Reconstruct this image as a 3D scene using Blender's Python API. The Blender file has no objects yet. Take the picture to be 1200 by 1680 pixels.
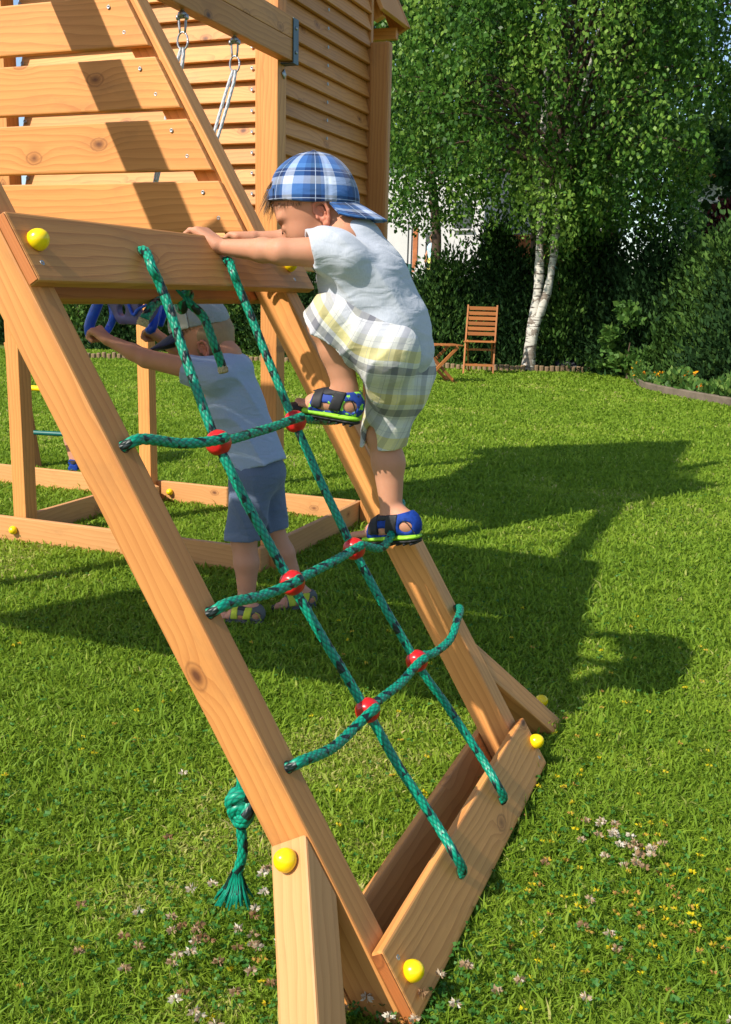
import bpy, bmesh, math, random
import numpy as np
from mathutils import Vector, Matrix
SC = bpy.context.scene
COL = SC.collection
rng = np.random.default_rng(7)
random.seed(7)

# ------------------------------------------------------------------ camera
CF, YAW, PITCH, ROLL, CH = 1655.3, .3726, .2131, .0239, 1.05
FW = Vector((-math.sin(YAW)*math.cos(PITCH), math.cos(YAW)*math.cos(PITCH), -math.sin(PITCH)))
_r = Vector((math.cos(YAW), math.sin(YAW), 0)); _u = _r.cross(FW)
RT = _r*math.cos(ROLL) + _u*math.sin(ROLL); UP = -_r*math.sin(ROLL) + _u*math.cos(ROLL)
cd = bpy.data.cameras.new('camera'); cam = bpy.data.objects.new('camera', cd); COL.objects.link(cam)
cd.sensor_fit = 'HORIZONTAL'; cd.sensor_width = 36; cd.lens = CF*36/1200
cd.clip_start = .05; cd.clip_end = 800
cam.matrix_world = Matrix(((RT.x, UP.x, -FW.x, 0), (RT.y, UP.y, -FW.y, 0), (RT.z, UP.z, -FW.z, CH), (0, 0, 0, 1)))
SC.camera = cam
# ------------------------------------------------------------------ sky, sun, exposure
SUN = Vector((.52, .95, -1)).normalized()
W = bpy.data.worlds.new('World'); SC.world = W; W.use_nodes = True
nt = W.node_tree; bg = nt.nodes['Background']; sky = nt.nodes.new('ShaderNodeTexSky')
sky.sky_type = 'NISHITA'; sky.sun_disc = False
sky.sun_elevation = math.asin(-SUN.z); sky.sun_rotation = math.atan2(-SUN.x, -SUN.y)
sky.altitude = 100; sky.air_density = 1.0; sky.dust_density = .8; sky.ozone_density = 1.2
nt.links.new(sky.outputs[0], bg.inputs[0]); bg.inputs[1].default_value = .125
sl = bpy.data.lights.new('sun', 'SUN'); sl.energy = 4.6; sl.angle = math.radians(.55); sl.color = (1, .93, .82)
so = bpy.data.objects.new('sun', sl); COL.objects.link(so); so.rotation_euler = SUN.to_track_quat('-Z', 'Y').to_euler()
SC.view_settings.view_transform = 'Standard'; SC.view_settings.look = 'None'
SC.view_settings.exposure = 0.6; SC.view_settings.gamma = 1
SC.cycles.max_bounces = 8; SC.cycles.transparent_max_bounces = 8

# ------------------------------------------------------------------ point helpers (photo pixel + a real plane -> a point)
def pray(x, y): return FW + RT*((x-600)/CF) - UP*((y-840)/CF)
CP = Vector((0, 0, CH))
def onY(x, y, Y): d = pray(x, y); return CP + d*(Y/d.y)
def onZ(x, y, z=0.): d = pray(x, y); return CP + d*((z-CH)/d.z)
def onX(x, y, X): d = pray(x, y); return CP + d*(X/d.x)

# ------------------------------------------------------------------ object helpers
def tag(o, label=None, cat=None, group=None, kind=None):
    if label: o['label'] = label
    if cat: o['category'] = cat
    if group: o['group'] = group
    if kind: o['kind'] = kind
    return o
def empty(name, loc=(0, 0, 0)):
    o = bpy.data.objects.new(name, None); COL.objects.link(o); o.location = loc; o.empty_display_size = .1; return o
def link(name, me, mat=None, parent=None, mw=None):
    o = bpy.data.objects.new(name, me); COL.objects.link(o)
    if mat and not me.materials: me.materials.append(mat)
    if parent is not None: o.parent = parent
    if mw is None: mw = Matrix.Identity(4)
    if parent is not None:
        pm = Matrix.Identity(4); q = parent; ch = []
        while q is not None: ch.append(q); q = q.parent
        for q in reversed(ch): pm = pm @ q.matrix_basis
        mw = pm.inverted() @ mw
    o.matrix_basis = mw
    return o
def pymesh(name, V, Fc, smooth=False, attrs=None):
    me = bpy.data.meshes.new(name); V = np.asarray(V, np.float32)
    if isinstance(Fc, np.ndarray):
        n, k = Fc.shape
        me.vertices.add(len(V)); me.vertices.foreach_set('co', V.ravel())
        me.loops.add(n*k); me.loops.foreach_set('vertex_index', Fc.astype(np.int32).ravel())
        me.polygons.add(n); me.polygons.foreach_set('loop_start', np.arange(0, n*k, k, dtype=np.int32))
        me.polygons.foreach_set('loop_total', np.full(n, k, np.int32)); me.update(calc_edges=True)
    else:
        me.from_pydata([tuple(map(float, v)) for v in V], [], Fc)
    if smooth: me.polygons.foreach_set('use_smooth', np.ones(len(me.polygons), bool))
    for an, av in (attrs or {}).items():
        a = me.attributes.new(an, 'FLOAT_VECTOR', 'POINT'); a.data.foreach_set('vector', np.asarray(av, np.float32).ravel())
    me.update(); return me
def frame(o, ex, ey, ez=None):
    ex = Vector(ex).normalized(); ey = Vector(ey); ey = (ey - ex*ey.dot(ex)).normalized(); ez = ex.cross(ey)
    return Matrix(((ex.x, ey.x, ez.x, o[0]), (ex.y, ey.y, ez.y, o[1]), (ex.z, ey.z, ez.z, o[2]), (0, 0, 0, 1)))
def bevel_bm(bm, w=.003, seg=2):
    bmesh.ops.bevel(bm, geom=bm.edges[:], offset=w, segments=seg, profile=.6, affect='EDGES', clamp_overlap=True)
def hull_board(name, pts8, mat, parent, mw, bev=.003):
    """pts8: 4 bottom + 4 top corners in local coordinates (local x = grain)"""
    bm = bmesh.new(); v = [bm.verts.new(p) for p in pts8]
    for f in ((3, 2, 1, 0), (4, 5, 6, 7), (0, 1, 5, 4), (1, 2, 6, 5), (2, 3, 7, 6), (3, 0, 4, 7)): bm.faces.new([v[i] for i in f])
    bmesh.ops.recalc_face_normals(bm, faces=bm.faces)
    if bev: bevel_bm(bm, bev)
    me = bpy.data.meshes.new(name); bm.to_mesh(me); bm.free()
    for p in me.polygons: p.use_smooth = False
    return link(name, me, mat, parent, mw)
def board(name, p0, p1, wdir, w, t, mat, parent=None, bev=.003, s0=0., s1=0.):
    """board whose centre line runs p0->p1, width w along wdir, thickness t; s0,s1 skew the ends along the length per unit width"""
    p0, p1 = Vector(p0), Vector(p1); L = (p1-p0).length; mw = frame((p0+p1)/2, p1-p0, wdir)
    h = L/2; a, b = w/2, t/2
    P = []
    for z in (-b, b):
        P += [(-h-s0*a, -a, z), (h-s1*a, -a, z), (h+s1*a, a, z), (-h+s0*a, a, z)]
    return hull_board(name, P, mat, parent, mw, bev)
def box(name, lo, hi, mat, parent=None, bev=.003, grain=0):
    lo, hi = Vector(lo), Vector(hi); c = (lo+hi)/2; d = hi-lo
    ax = [Vector((1, 0, 0)), Vector((0, 1, 0)), Vector((0, 0, 1))]
    g = grain; o1 = (g+1) % 3; o2 = (g+2) % 3
    return board(name, c-ax[g]*d[g]/2, c+ax[g]*d[g]/2, ax[o1], d[o1], d[o2], mat, parent, bev)
def catmull(pts, n):
    P = np.array([tuple(p) for p in pts], float); P = np.vstack([2*P[0]-P[1], P, 2*P[-1]-P[-2]]); out = []
    for i in range(1, len(P)-2):
        m = n
        for k in range(m):
            t = k/m; a, b, c, d = P[i-1], P[i], P[i+1], P[i+2]
            out.append(.5*((2*b)+(-a+c)*t+(2*a-5*b+4*c-d)*t*t+(-a+3*b-3*c+d)*t**3))
    out.append(P[-2]); return np.array(out)
def resample(P, step):
    s = np.r_[0, np.cumsum(np.linalg.norm(np.diff(P, axis=0), axis=1))]; n = max(2, int(s[-1]/step)+1)
    q = np.linspace(0, s[-1], n); return np.stack([np.interp(q, s, P[:, i]) for i in range(P.shape[1])], 1), q
def tube_arrays(P, q, rad, n=12, disp=None, close=True):
    T = np.gradient(P, axis=0); T /= np.linalg.norm(T, axis=1)[:, None]+1e-12
    N = np.zeros_like(P); a = np.array([0, 0, 1.]) if abs(T[0, 2]) < .9 else np.array([1., 0, 0])
    v = a-T[0]*(a@T[0]); N[0] = v/np.linalg.norm(v)
    for i in range(1, len(P)):
        v = N[i-1]-T[i]*(N[i-1]@T[i]); N[i] = v/(np.linalg.norm(v)+1e-12)
    B = np.cross(T, N); th = np.linspace(0, 2*np.pi, n+1)
    r = np.broadcast_to(np.asarray(rad, float), (len(P),))[:, None]*np.ones((1, n+1))
    if disp is not None: r = r+disp(q[:, None], th[None, :])
    V = P[:, None, :]+r[..., None]*(np.cos(th)[None, :, None]*N[:, None, :]+np.sin(th)[None, :, None]*B[:, None, :])
    m = len(P); ii, jj = np.meshgrid(np.arange(m-1), np.arange(n), indexing='ij'); w = n+1
    F = np.stack([ii*w+jj, ii*w+jj+1, (ii+1)*w+jj+1, (ii+1)*w+jj], -1).reshape(-1, 4)
    A = np.stack([np.repeat(q, w), np.tile(th/(2*np.pi), m), np.zeros(m*w)], 1)
    V = V.reshape(-1, 3)
    if close:
        for e, rr in ((0, range(n)), (m-1, range(n))):
            c = len(V); V = np.vstack([V, P[e][None]]); A = np.vstack([A, [[q[e], .5, 1]]])
            F = np.vstack([F, np.array([[e*w+j, e*w+j+1, c, c] for j in rr])])
    return V, F, A
def tube(name, pts, rad, mat, parent=None, n=12, step=.02, disp=None, smoothn=8, close=True):
    P0 = catmull(pts, smoothn) if smoothn else np.array([tuple(p) for p in pts], float)
    if np.ndim(rad) > 0:
        s0 = np.r_[0, np.cumsum(np.linalg.norm(np.diff(P0, axis=0), axis=1))]
        P, q = resample(P0, step); rr = np.interp(q/q[-1], np.linspace(0, 1, len(rad)), rad)
    else: P, q = resample(P0, step); rr = rad
    V, F, A = tube_arrays(P, q, rr, n, disp, close)
    Fl = [tuple(f[:3]) if f[2] == f[3] else tuple(f) for f in F.tolist()]
    me = pymesh(name, V, Fl, True, {'st': A}); return link(name, me, mat, parent)
def join_arrays(parts):
    V, F, A = [], [], []; o = 0
    for v, f, a in parts: V.append(v); F.append(f+o); A.append(a); o += len(v)
    return np.vstack(V), np.vstack(F), np.vstack(A)
def lathe(name, c, axis, prof, mat, parent=None, n=24):
    ax = Vector(axis).normalized(); m = frame(c, ax, Vector((0, 0, 1)) if abs(ax.z) < .9 else Vector((1, 0, 0)))
    V = []; F = []
    for (h, r) in prof:
        for j in range(n): a = 2*math.pi*j/n; V.append((h, r*math.cos(a), r*math.sin(a)))
    for i in range(len(prof)-1):
        for j in range(n): F.append((i*n+j, i*n+(j+1) % n, (i+1)*n+(j+1) % n, (i+1)*n+j))
    F.append(tuple(range(n))); F.append(tuple(range((len(prof)-1)*n, len(prof)*n))[::-1])
    me = pymesh(name, V, F, True)
    bm = bmesh.new(); bm.from_mesh(me); bmesh.ops.recalc_face_normals(bm, faces=bm.faces); bm.to_mesh(me); bm.free()
    return link(name, me, mat, parent, m)

# ------------------------------------------------------------------ materials
class NT:
    def __init__(s, name):
        s.m = bpy.data.materials.new(name); s.m.use_nodes = True; s.t = s.m.node_tree; s.N = s.t.nodes; s.L = s.t.links
        s.b = s.N['Principled BSDF']
    def n(s, t, **k):
        o = s.N.new('ShaderNode'+t)
        for a, v in k.items(): setattr(o, a, v)
        return o
    def _in(s, sock, v):
        if isinstance(v, bpy.types.NodeSocket): s.L.new(v, sock)
        elif v is not None: sock.default_value = v
    def math(s, op, a, b=None, c=None, clamp=False):
        o = s.n('Math', operation=op); o.use_clamp = clamp; s._in(o.inputs[0], a)
        if b is not None: s._in(o.inputs[1], b)
        if c is not None: s._in(o.inputs[2], c)
        return o.outputs[0]
    def coord(s, k='Object'): return s.n('TexCoord').outputs[k]
    def attr(s, name): return s.n('Attribute', attribute_name=name)
    def sep(s, v): o = s.n('SeparateXYZ'); s._in(o.inputs[0], v); return o.outputs
    def comb(s, x, y, z=0.): o = s.n('CombineXYZ'); s._in(o.inputs[0], x); s._in(o.inputs[1], y); s._in(o.inputs[2], z); return o.outputs[0]
    def mapping(s, v, scale=(1, 1, 1), loc=None):
        o = s.n('Mapping'); s._in(o.inputs['Vector'], v); o.inputs['Scale'].default_value = scale
        if loc is not None: s._in(o.inputs['Location'], loc)
        return o.outputs[0]
    def noise(s, v, scale=5., detail=4., rough=.55, dist=0.):
        o = s.n('TexNoise'); s._in(o.inputs['Vector'], v); o.inputs['Scale'].default_value = scale
        o.inputs['Detail'].default_value = detail; o.inputs['Roughness'].default_value = rough; o.inputs['Distortion'].default_value = dist
        return o.outputs['Fac']
    def ramp(s, f, stops, mode='LINEAR'):
        o = s.n('ValToRGB'); o.color_ramp.interpolation = mode; e = o.color_ramp.elements
        while len(e) < len(stops): e.new(.5)
        for k, (p, c) in zip(e, stops): k.position = p; k.color = (*c, 1) if len(c) == 3 else c
        s._in(o.inputs[0], f); return o.outputs[0]
    def mix(s, f, a, b, mode='MIX'):
        o = s.n('Mix', data_type='RGBA', blend_type=mode); s._in(o.inputs[0], f)
        for k, v in ((6, a), (7, b)): s._in(o.inputs[k], (*v, 1) if isinstance(v, tuple) and len(v) == 3 else v)
        return o.outputs[2]
    def bump(s, h, st=.3, d=.01):
        o = s.n('Bump'); o.inputs['Strength'].default_value = st; o.inputs['Distance'].default_value = d; s._in(o.inputs['Height'], h)
        s.L.new(o.outputs[0], s.b.inputs['Normal']); return o
    def col(s, c): s._in(s.b.inputs['Base Color'], (*c, 1) if isinstance(c, tuple) and len(c) == 3 else c); return s
    def set(s, **k):
        for a, v in k.items(): s._in(s.b.inputs[a.replace('_', ' ')], v)
        return s
def plain(name, c, rough=.6, spec=.4, metal=0., noise=.12, nscale=40.):
    m = NT(name); v = m.noise(m.coord(), nscale, 3)
    k = m.ramp(v, [(.3, tuple(x*(1-noise) for x in c)), (.7, tuple(min(1, x*(1+noise)) for x in c))]); m.col(k)
    m.set(Roughness=rough, Metallic=metal); m.b.inputs['Specular IOR Level'].default_value = spec
    m.bump(v, .08, .002); return m.m
def wood(name, c1, c2, cd, rough=.5, gs=1.):
    m = NT(name); oi = m.n('ObjectInfo').outputs['Random']
    off = m.comb(m.math('MULTIPLY', oi, 37.), m.math('MULTIPLY', oi, 91.), m.math('MULTIPLY', oi, 13.))
    co = m.coord()
    # knots: sparse stretched voronoi cells
    kv = m.mapping(co, (5.2, 8.5, 8.5), off); vo = m.n('TexVoronoi', voronoi_dimensions='2D'); m._in(vo.inputs['Vector'], kv); vo.inputs['Scale'].default_value = 1.; vo.inputs['Randomness'].default_value = 1.
    rc = m.n('SeparateColor'); m._in(rc.inputs[0], vo.outputs['Color']); d = m.math('ADD', vo.outputs['Distance'], m.math('MULTIPLY', m.math('GREATER_THAN', rc.outputs[0], .30), 5.)); d = m.math('ADD', d, m.math('MULTIPLY', m.math('SUBTRACT', m.noise(co, 60., 3), .5), .05)); kn = m.math('SUBTRACT', 1., m.math('DIVIDE', d, .10), clamp=True)
    near = m.math('SUBTRACT', 1., m.math('DIVIDE', d, .42), clamp=True)
    x, y, z = m.sep(m.mapping(co, (1, 1, 1), off))[:3]
    wob = m.noise(m.mapping(co, (1.1, 5, 5), off), 1.3, 3)
    yy = m.math('ADD', m.math('ADD', y, m.math('MULTIPLY', z, .8)), m.math('ADD', m.math('MULTIPLY', wob, .09), m.math('MULTIPLY', m.math('MULTIPLY', near, near), .035)))
    ring = m.math('FRACT', m.math('MULTIPLY', yy, 62.*gs))
    ring = m.math('POWER', ring, 2.2)
    fine = m.noise(m.mapping(co, (9, 420, 420), off), 1., 2)
    big = m.noise(m.mapping(co, (1.2, 4, 4), off), 1., 3)
    c = m.mix(m.math('MULTIPLY', ring, .55), c1, c2)
    c = m.mix(m.math('MULTIPLY', m.math('SUBTRACT', fine, .35, clamp=True), .6), c, c2)
    c = m.mix(m.ramp(big, [(.35, (0, 0, 0)), (.75, (.45, .45, .45))]), c, c2)
    c = m.mix(m.math('MULTIPLY', m.math('POWER', near, 2.), .35), c, c2)
    kr = m.math('POWER', kn, .8)
    c = m.mix(m.math('MULTIPLY', kr, m.math('ADD', .35, rc.outputs[1])), c, cd)
    # thin dark ring round the knot
    rg = m.math('SUBTRACT', 1., m.math('MULTIPLY', m.math('ABSOLUTE', m.math('SUBTRACT', d, .115)), 40.), clamp=True)
    c = m.mix(m.math('MULTIPLY', rg, .5), c, cd)
    # per board tone and a few stains
    st1 = m.noise(m.mapping(co, (7, 16, 16), off), 1., 5, .65); c = m.mix(m.ramp(st1, [(.55, (0, 0, 0)), (.78, (.4, .4, .4))]), c, (.25, .12, .05)); tone = m.math('ADD', .76, m.math('MULTIPLY', oi, .34)); hs = m.n('HueSaturation'); m._in(hs.inputs['Value'], tone); m._in(hs.inputs['Color'], c)
    m.col(hs.outputs[0]); m.set(Roughness=m.math('ADD', rough, m.math('MULTIPLY', big, .15))); m.b.inputs['Specular IOR Level'].default_value = .35
    m.bump(m.math('ADD', m.math('MULTIPLY', fine, .6), m.math('MULTIPLY', ring, .5)), .22, .0012); return m.m
M = {}
M['wood'] = wood('stained pine', (.72, .325, .092), (.43, .145, .034), (.13, .042, .014))
M['pale'] = wood('pale pine', (.63, .315, .118), (.48, .205, .066), (.16, .06, .025))
M['endgrain'] = wood('end grain', (.50, .17, .045), (.36, .10, .025), (.1, .03, .01), gs=3.)
M['yellow'] = plain('yellow plastic', (.85, .60, .005), .22, .5, noise=.02)
M['red'] = plain('red plastic', (.50, .012, .014), .28, .5, noise=.15, nscale=90)
M['steel'] = plain('zinc steel', (.38, .39, .40), .5, .5, 1.)
M['bracket'] = plain('dark bracket', (.045, .075, .085), .4, .5, .5)
M['green'] = plain('green tube', (.005, .10, .085), .4, .4)
M['blue'] = plain('blue plastic', (.010, .075, .62), .28, .5, noise=.05)
M['mauve'] = plain('mauve plastic', (.11, .10, .27), .4, .4, noise=.05)
def rope_mat(name, base, dark, fleck=None, white=False):
    m = NT(name); a = m.attr('st').outputs['Vector']; x, y, _ = m.sep(a)[:3]
    n_, k_ = (3., 62.) if not white else (2., 50.)
    u = m.math('ADD', m.math('MULTIPLY', y, n_*2), m.math('MULTIPLY', x, k_)); v = m.math('SUBTRACT', m.math('MULTIPLY', y, n_*2), m.math('MULTIPLY', x, k_))
    fu = m.math('FRACT', u); fv = m.math('FRACT', v)
    su = m.math('MULTIPLY', m.math('SINE', m.math('MULTIPLY', fu, math.pi)), m.math('SINE', m.math('MULTIPLY', fv, math.pi)))
    fib = m.noise(m.mapping(a, (900, 30, 1)), 1., 2)
    c = m.mix(m.math('POWER', su, .6), dark, base)
    c = m.mix(m.math('MULTIPLY', fib, .3), c, dark)
    if fleck:
        wn = m.n('TexWhiteNoise', noise_dimensions='2D'); m._in(wn.inputs['Vector'], m.comb(m.math('FLOOR', m.math('MULTIPLY', u, .5)), m.math('FLOOR', v)))
        f = m.math('LESS_THAN', wn.outputs['Value'], .27)
        per = m.math('LESS_THAN', m.math('FRACT', m.math('ADD', m.math('MULTIPLY', x, 24.), m.math('FLOOR', m.math('MULTIPLY', y, 3.)))), .55)
        c = m.mix(m.math('MULTIPLY', f, per), c, fleck)
    m.col(c); m.set(Roughness=.42); m.b.inputs['Specular IOR Level'].default_value = .45
    m.bump(m.math('ADD', su, m.math('MULTIPLY', fib, .3)), .5, .0015); return m.m
M['rope'] = rope_mat('green braided rope', (.0, .34, .20), (.0, .10, .065), (.003, .012, .012))
M['white_rope'] = rope_mat('white rope', (.75, .77, .8), (.35, .37, .42), None, True)
def skin_mat(name, c, c2):
    m = NT(name); v = m.noise(m.coord(), 14., 4); w = m.noise(m.coord(), 160., 3)
    v2 = m.noise(m.coord(), 45., 3); v = m.math('ADD', m.math('MULTIPLY', v, .7), m.math('MULTIPLY', v2, .4)); m.col(m.mix(m.math('MULTIPLY', v, .9), m.mix(m.math('MULTIPLY', w, .35), c, c2), c2))
    m.set(Roughness=.6); m.b.inputs['Subsurface Weight'].default_value = .12; m.b.inputs['Subsurface Radius'].default_value = (.6, .25, .12); m.b.inputs['Subsurface Scale'].default_value = .012
    m.b.inputs['Specular IOR Level'].default_value = .35; m.bump(w, .12, .0008); return m.m
M['skin'] = skin_mat('child skin', (.58, .30, .185), (.46, .19, .105))
M['ear'] = skin_mat('reddish ear skin', (.55, .23, .14), (.46, .15, .09))
def cloth_mat(name, c, c2, scale=420.):
    m = NT(name); co = m.coord(); v = m.noise(co, 9., 3); w = m.noise(m.mapping(co, (1, 1, .35)), scale, 2)
    m.col(m.mix(m.math('MULTIPLY', w, .8), c, c2)); m.set(Roughness=.9); m.b.inputs['Sheen Weight'].default_value = .25; m.b.inputs['Specular IOR Level'].default_value = .15
    fold = m.noise(m.mapping(co, (1.2, 1., 2.6)), 16., 2, .4, .8); m.bump(m.math('ADD', m.math('MULTIPLY', fold, 1.), m.math('MULTIPLY', w, .06)), .45, .012); return m.m
M['heather'] = cloth_mat('heather grey jersey', (.50, .53, .58), (.33, .36, .42))
M['bluegrey'] = cloth_mat('dusty blue jersey', (.33, .40, .54), (.24, .30, .42))
M['denim'] = cloth_mat('blue grey sweat shorts', (.085, .12, .20), (.15, .18, .25))
M['navy'] = cloth_mat('navy twill', (.012, .016, .045), (.022, .028, .07))
M['greycap'] = cloth_mat('grey wool cap', (.32, .35, .37), (.20, .22, .24))
M['palecap'] = cloth_mat('pale grey cap', (.50, .50, .46), (.38, .38, .36))
M['black'] = plain('black rubber', (.018, .018, .02), .6, .3)
M['lime'] = plain('lime rubber', (.26, .55, .03), .5, .3)
M['sandgrey'] = plain('grey sandal strap', (.10, .105, .10), .7, .2)
M['sandlime'] = plain('yellow green sandal trim', (.42, .48, .04), .6, .2)
M['whitefoam'] = plain('white foam', (.75, .75, .75), .6, .2)
def sandal_mat():
    m = NT('blue printed sandal'); co = m.coord(); vo = m.n('TexVoronoi'); m._in(vo.inputs['Vector'], co); vo.inputs['Scale'].default_value = 75.
    n1 = m.noise(co, 75., 2); f = m.math('GREATER_THAN', n1, .57)
    g = m.math('LESS_THAN', vo.outputs['Distance'], .22)
    c = m.mix(g, (.006, .038, .25), (.008, .015, .05)); c = m.mix(f, c, (.25, .6, .05)); m.col(c); m.set(Roughness=.75); m.bump(n1, .3, .002); return m.m
M['sandal'] = sandal_mat()
M['sandal2'] = plain('plain blue sandal', (.006, .035, .22), .75, .2, noise=.3, nscale=120)
M['ropeend'] = plain('frayed rope core', (.42, .34, .20), .9, .1, noise=.4, nscale=300)
def plaid(name, ubands, vbands, mul=True, lines=None, fu=1., fv=1.):
    """woven check: two colour ramps (along attribute x and y) multiplied together"""
    m = NT(name); a = m.attr('pl').outputs['Vector']; x, y, _ = m.sep(a)[:3]
    wob = m.noise(m.coord(), 30., 2)
    xu = m.math('FRACT', m.math('MULTIPLY', x, fu)); yv = m.math('FRACT', m.math('MULTIPLY', y, fv))
    cu = m.ramp(xu, ubands, 'CONSTANT'); cv = m.ramp(yv, vbands, 'CONSTANT')
    c = m.mix(.5, cu, cv)
    c = m.mix(.30, c, m.mix(1., cu, cv, 'MULTIPLY'))
    for (ax, pos, wd, colr, st) in (lines or []):
        src = xu if ax == 0 else yv
        f = m.math('LESS_THAN', m.math('ABSOLUTE', m.math('SUBTRACT', src, pos)), wd); c = m.mix(m.math('MULTIPLY', f, st), c, colr)
    thread = m.noise(m.mapping(m.coord(), (1, 1, 1)), 600., 1)
    c = m.mix(m.math('MULTIPLY', thread, .22), c, (.02, .03, .08))
    m.col(c); m.set(Roughness=.85); m.b.inputs['Specular IOR Level'].default_value = .15; m.b.inputs['Sheen Weight'].default_value = .2
    fold = m.noise(m.mapping(m.coord(), (1., 1., 1.6)), 22., 2, .4, 1.); m.bump(m.math('ADD', fold, m.math('MULTIPLY', thread, .05)), .4, .008); return m.m
M['plaidblue'] = plaid('blue plaid cotton',
    [(0, (.010, .06, .22)), (.16, (.002, .014, .06)), (.40, (.010, .06, .22)), (.48, (.66, .72, .82)), (.74, (.05, .17, .44))],
    [(0, (.04, .15, .40)), (.18, (.005, .025, .09)), (.32, (.08, .21, .50)), (.55, (.55, .62, .74)), (.72, (.010, .045, .16)), (.9, (.10, .27, .55))],
    lines=[(0, .28, .007, (.5, .6, .8), .75), (1, .25, .008, (.5, .6, .8), .6), (1, .83, .006, (.5, .6, .8), .5)], fu=1., fv=1.)
M['plaidyellow'] = plaid('yellow grey plaid cotton',
    [(0, (.70, .70, .67)), (.22, (.38, .38, .40)), (.40, (.88, .86, .78)), (.62, (.50, .52, .54)), (.80, (.85, .84, .70))],
    [(0, (.68, .68, .72)), (.24, (.09, .09, .12)), (.42, (.70, .69, .65)), (.54, (.68, .56, .08)), (.78, (.62, .62, .55))],
    lines=[(0, .10, .008, (.3, .3, .33), .6), (1, .20, .006, (.3, .3, .33), .5), (0, .55, .006, (.3, .3, .35), .5), (1, .90, .006, (.3, .3, .35), .5)], fu=1., fv=1.)
def leaf_mat(name, c1, c2, c3, trans=.35, rough=.5):
    m = NT(name); a = m.attr('rnd').outputs['Vector']; x, y, _ = m.sep(a)[:3]
    c = m.ramp(x, [(0, c1), (.6, c2), (1, c3)]); m.col(c); m.set(Roughness=rough); m.b.inputs['Specular IOR Level'].default_value = .15
    tr = m.n('BsdfTranslucent'); hs = m.n('HueSaturation'); hs.inputs['Hue'].default_value = .49; hs.inputs['Value'].default_value = 1.25; m._in(hs.inputs['Color'], c); m.L.new(hs.outputs[0], tr.inputs[0])
    mx = m.n('MixShader'); mx.inputs[0].default_value = trans; m.L.new(m.b.outputs[0], mx.inputs[1]); m.L.new(tr.outputs[0], mx.inputs[2])
    m.L.new(mx.outputs[0], m.N['Material Output'].inputs['Surface']); return m.m
M['birch_leaf'] = leaf_mat('birch leaves', (.028, .078, .013), (.070, .17, .022), (.19, .31, .05), .35, .4)
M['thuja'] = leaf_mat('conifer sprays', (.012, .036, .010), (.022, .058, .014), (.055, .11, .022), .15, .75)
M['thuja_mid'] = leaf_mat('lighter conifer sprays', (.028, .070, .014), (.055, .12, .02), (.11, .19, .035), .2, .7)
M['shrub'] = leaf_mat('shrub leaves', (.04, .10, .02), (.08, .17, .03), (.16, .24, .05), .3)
M['darkleaf'] = leaf_mat('far tree leaves', (.02, .05, .014), (.035, .085, .02), (.07, .13, .03), .25)
M['redleaf'] = leaf_mat('dark red leaves', (.05, .012, .014), (.09, .02, .02), (.18, .05, .05), .25)
M['grass'] = leaf_mat('lawn blades', (.13, .24, .018), (.275, .39, .036), (.56, .47, .20), .45, .55)
M['clover'] = leaf_mat('clover leaves', (.035, .13, .018), (.06, .18, .03), (.10, .22, .05), .3)
M['petalw'] = leaf_mat('clover petals', (.30, .17, .08), (.46, .33, .20), (.74, .70, .60), .3)
M['petaly'] = leaf_mat('yellow petals', (.45, .25, .09), (.62, .50, .03), (.70, .60, .02), .3)
M['petalo'] = leaf_mat('orange petals', (.65, .12, .01), (.75, .30, .01), (.75, .45, .02), .3)
def bark_mat():
    m = NT('birch bark'); co = m.coord(); n1 = m.noise(m.mapping(co, (2.2, 2.2, 13)), 2.2, 4, .6); n2 = m.noise(co, 6., 4)
    c = m.mix(m.ramp(n1, [(.40, (1, 1, 1)), (.47, (0, 0, 0))]), (.50, .47, .41), (.06, .045, .035))
    z = m.sep(co)[2]; low = m.math('SUBTRACT', 1., m.math('MULTIPLY', z, 1.6), clamp=True)
    c = m.mix(m.math('MULTIPLY', m.math('GREATER_THAN', m.math('ADD', n2, m.math('MULTIPLY', low, .15)), .58), .8), c, (.16, .12, .09))
    m.col(c); m.set(Roughness=.8); m.bump(n1, .4, .02); return m.m
M['bark'] = bark_mat()
M['twig'] = plain('dark branch bark', (.07, .045, .03), .8, .2)

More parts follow.
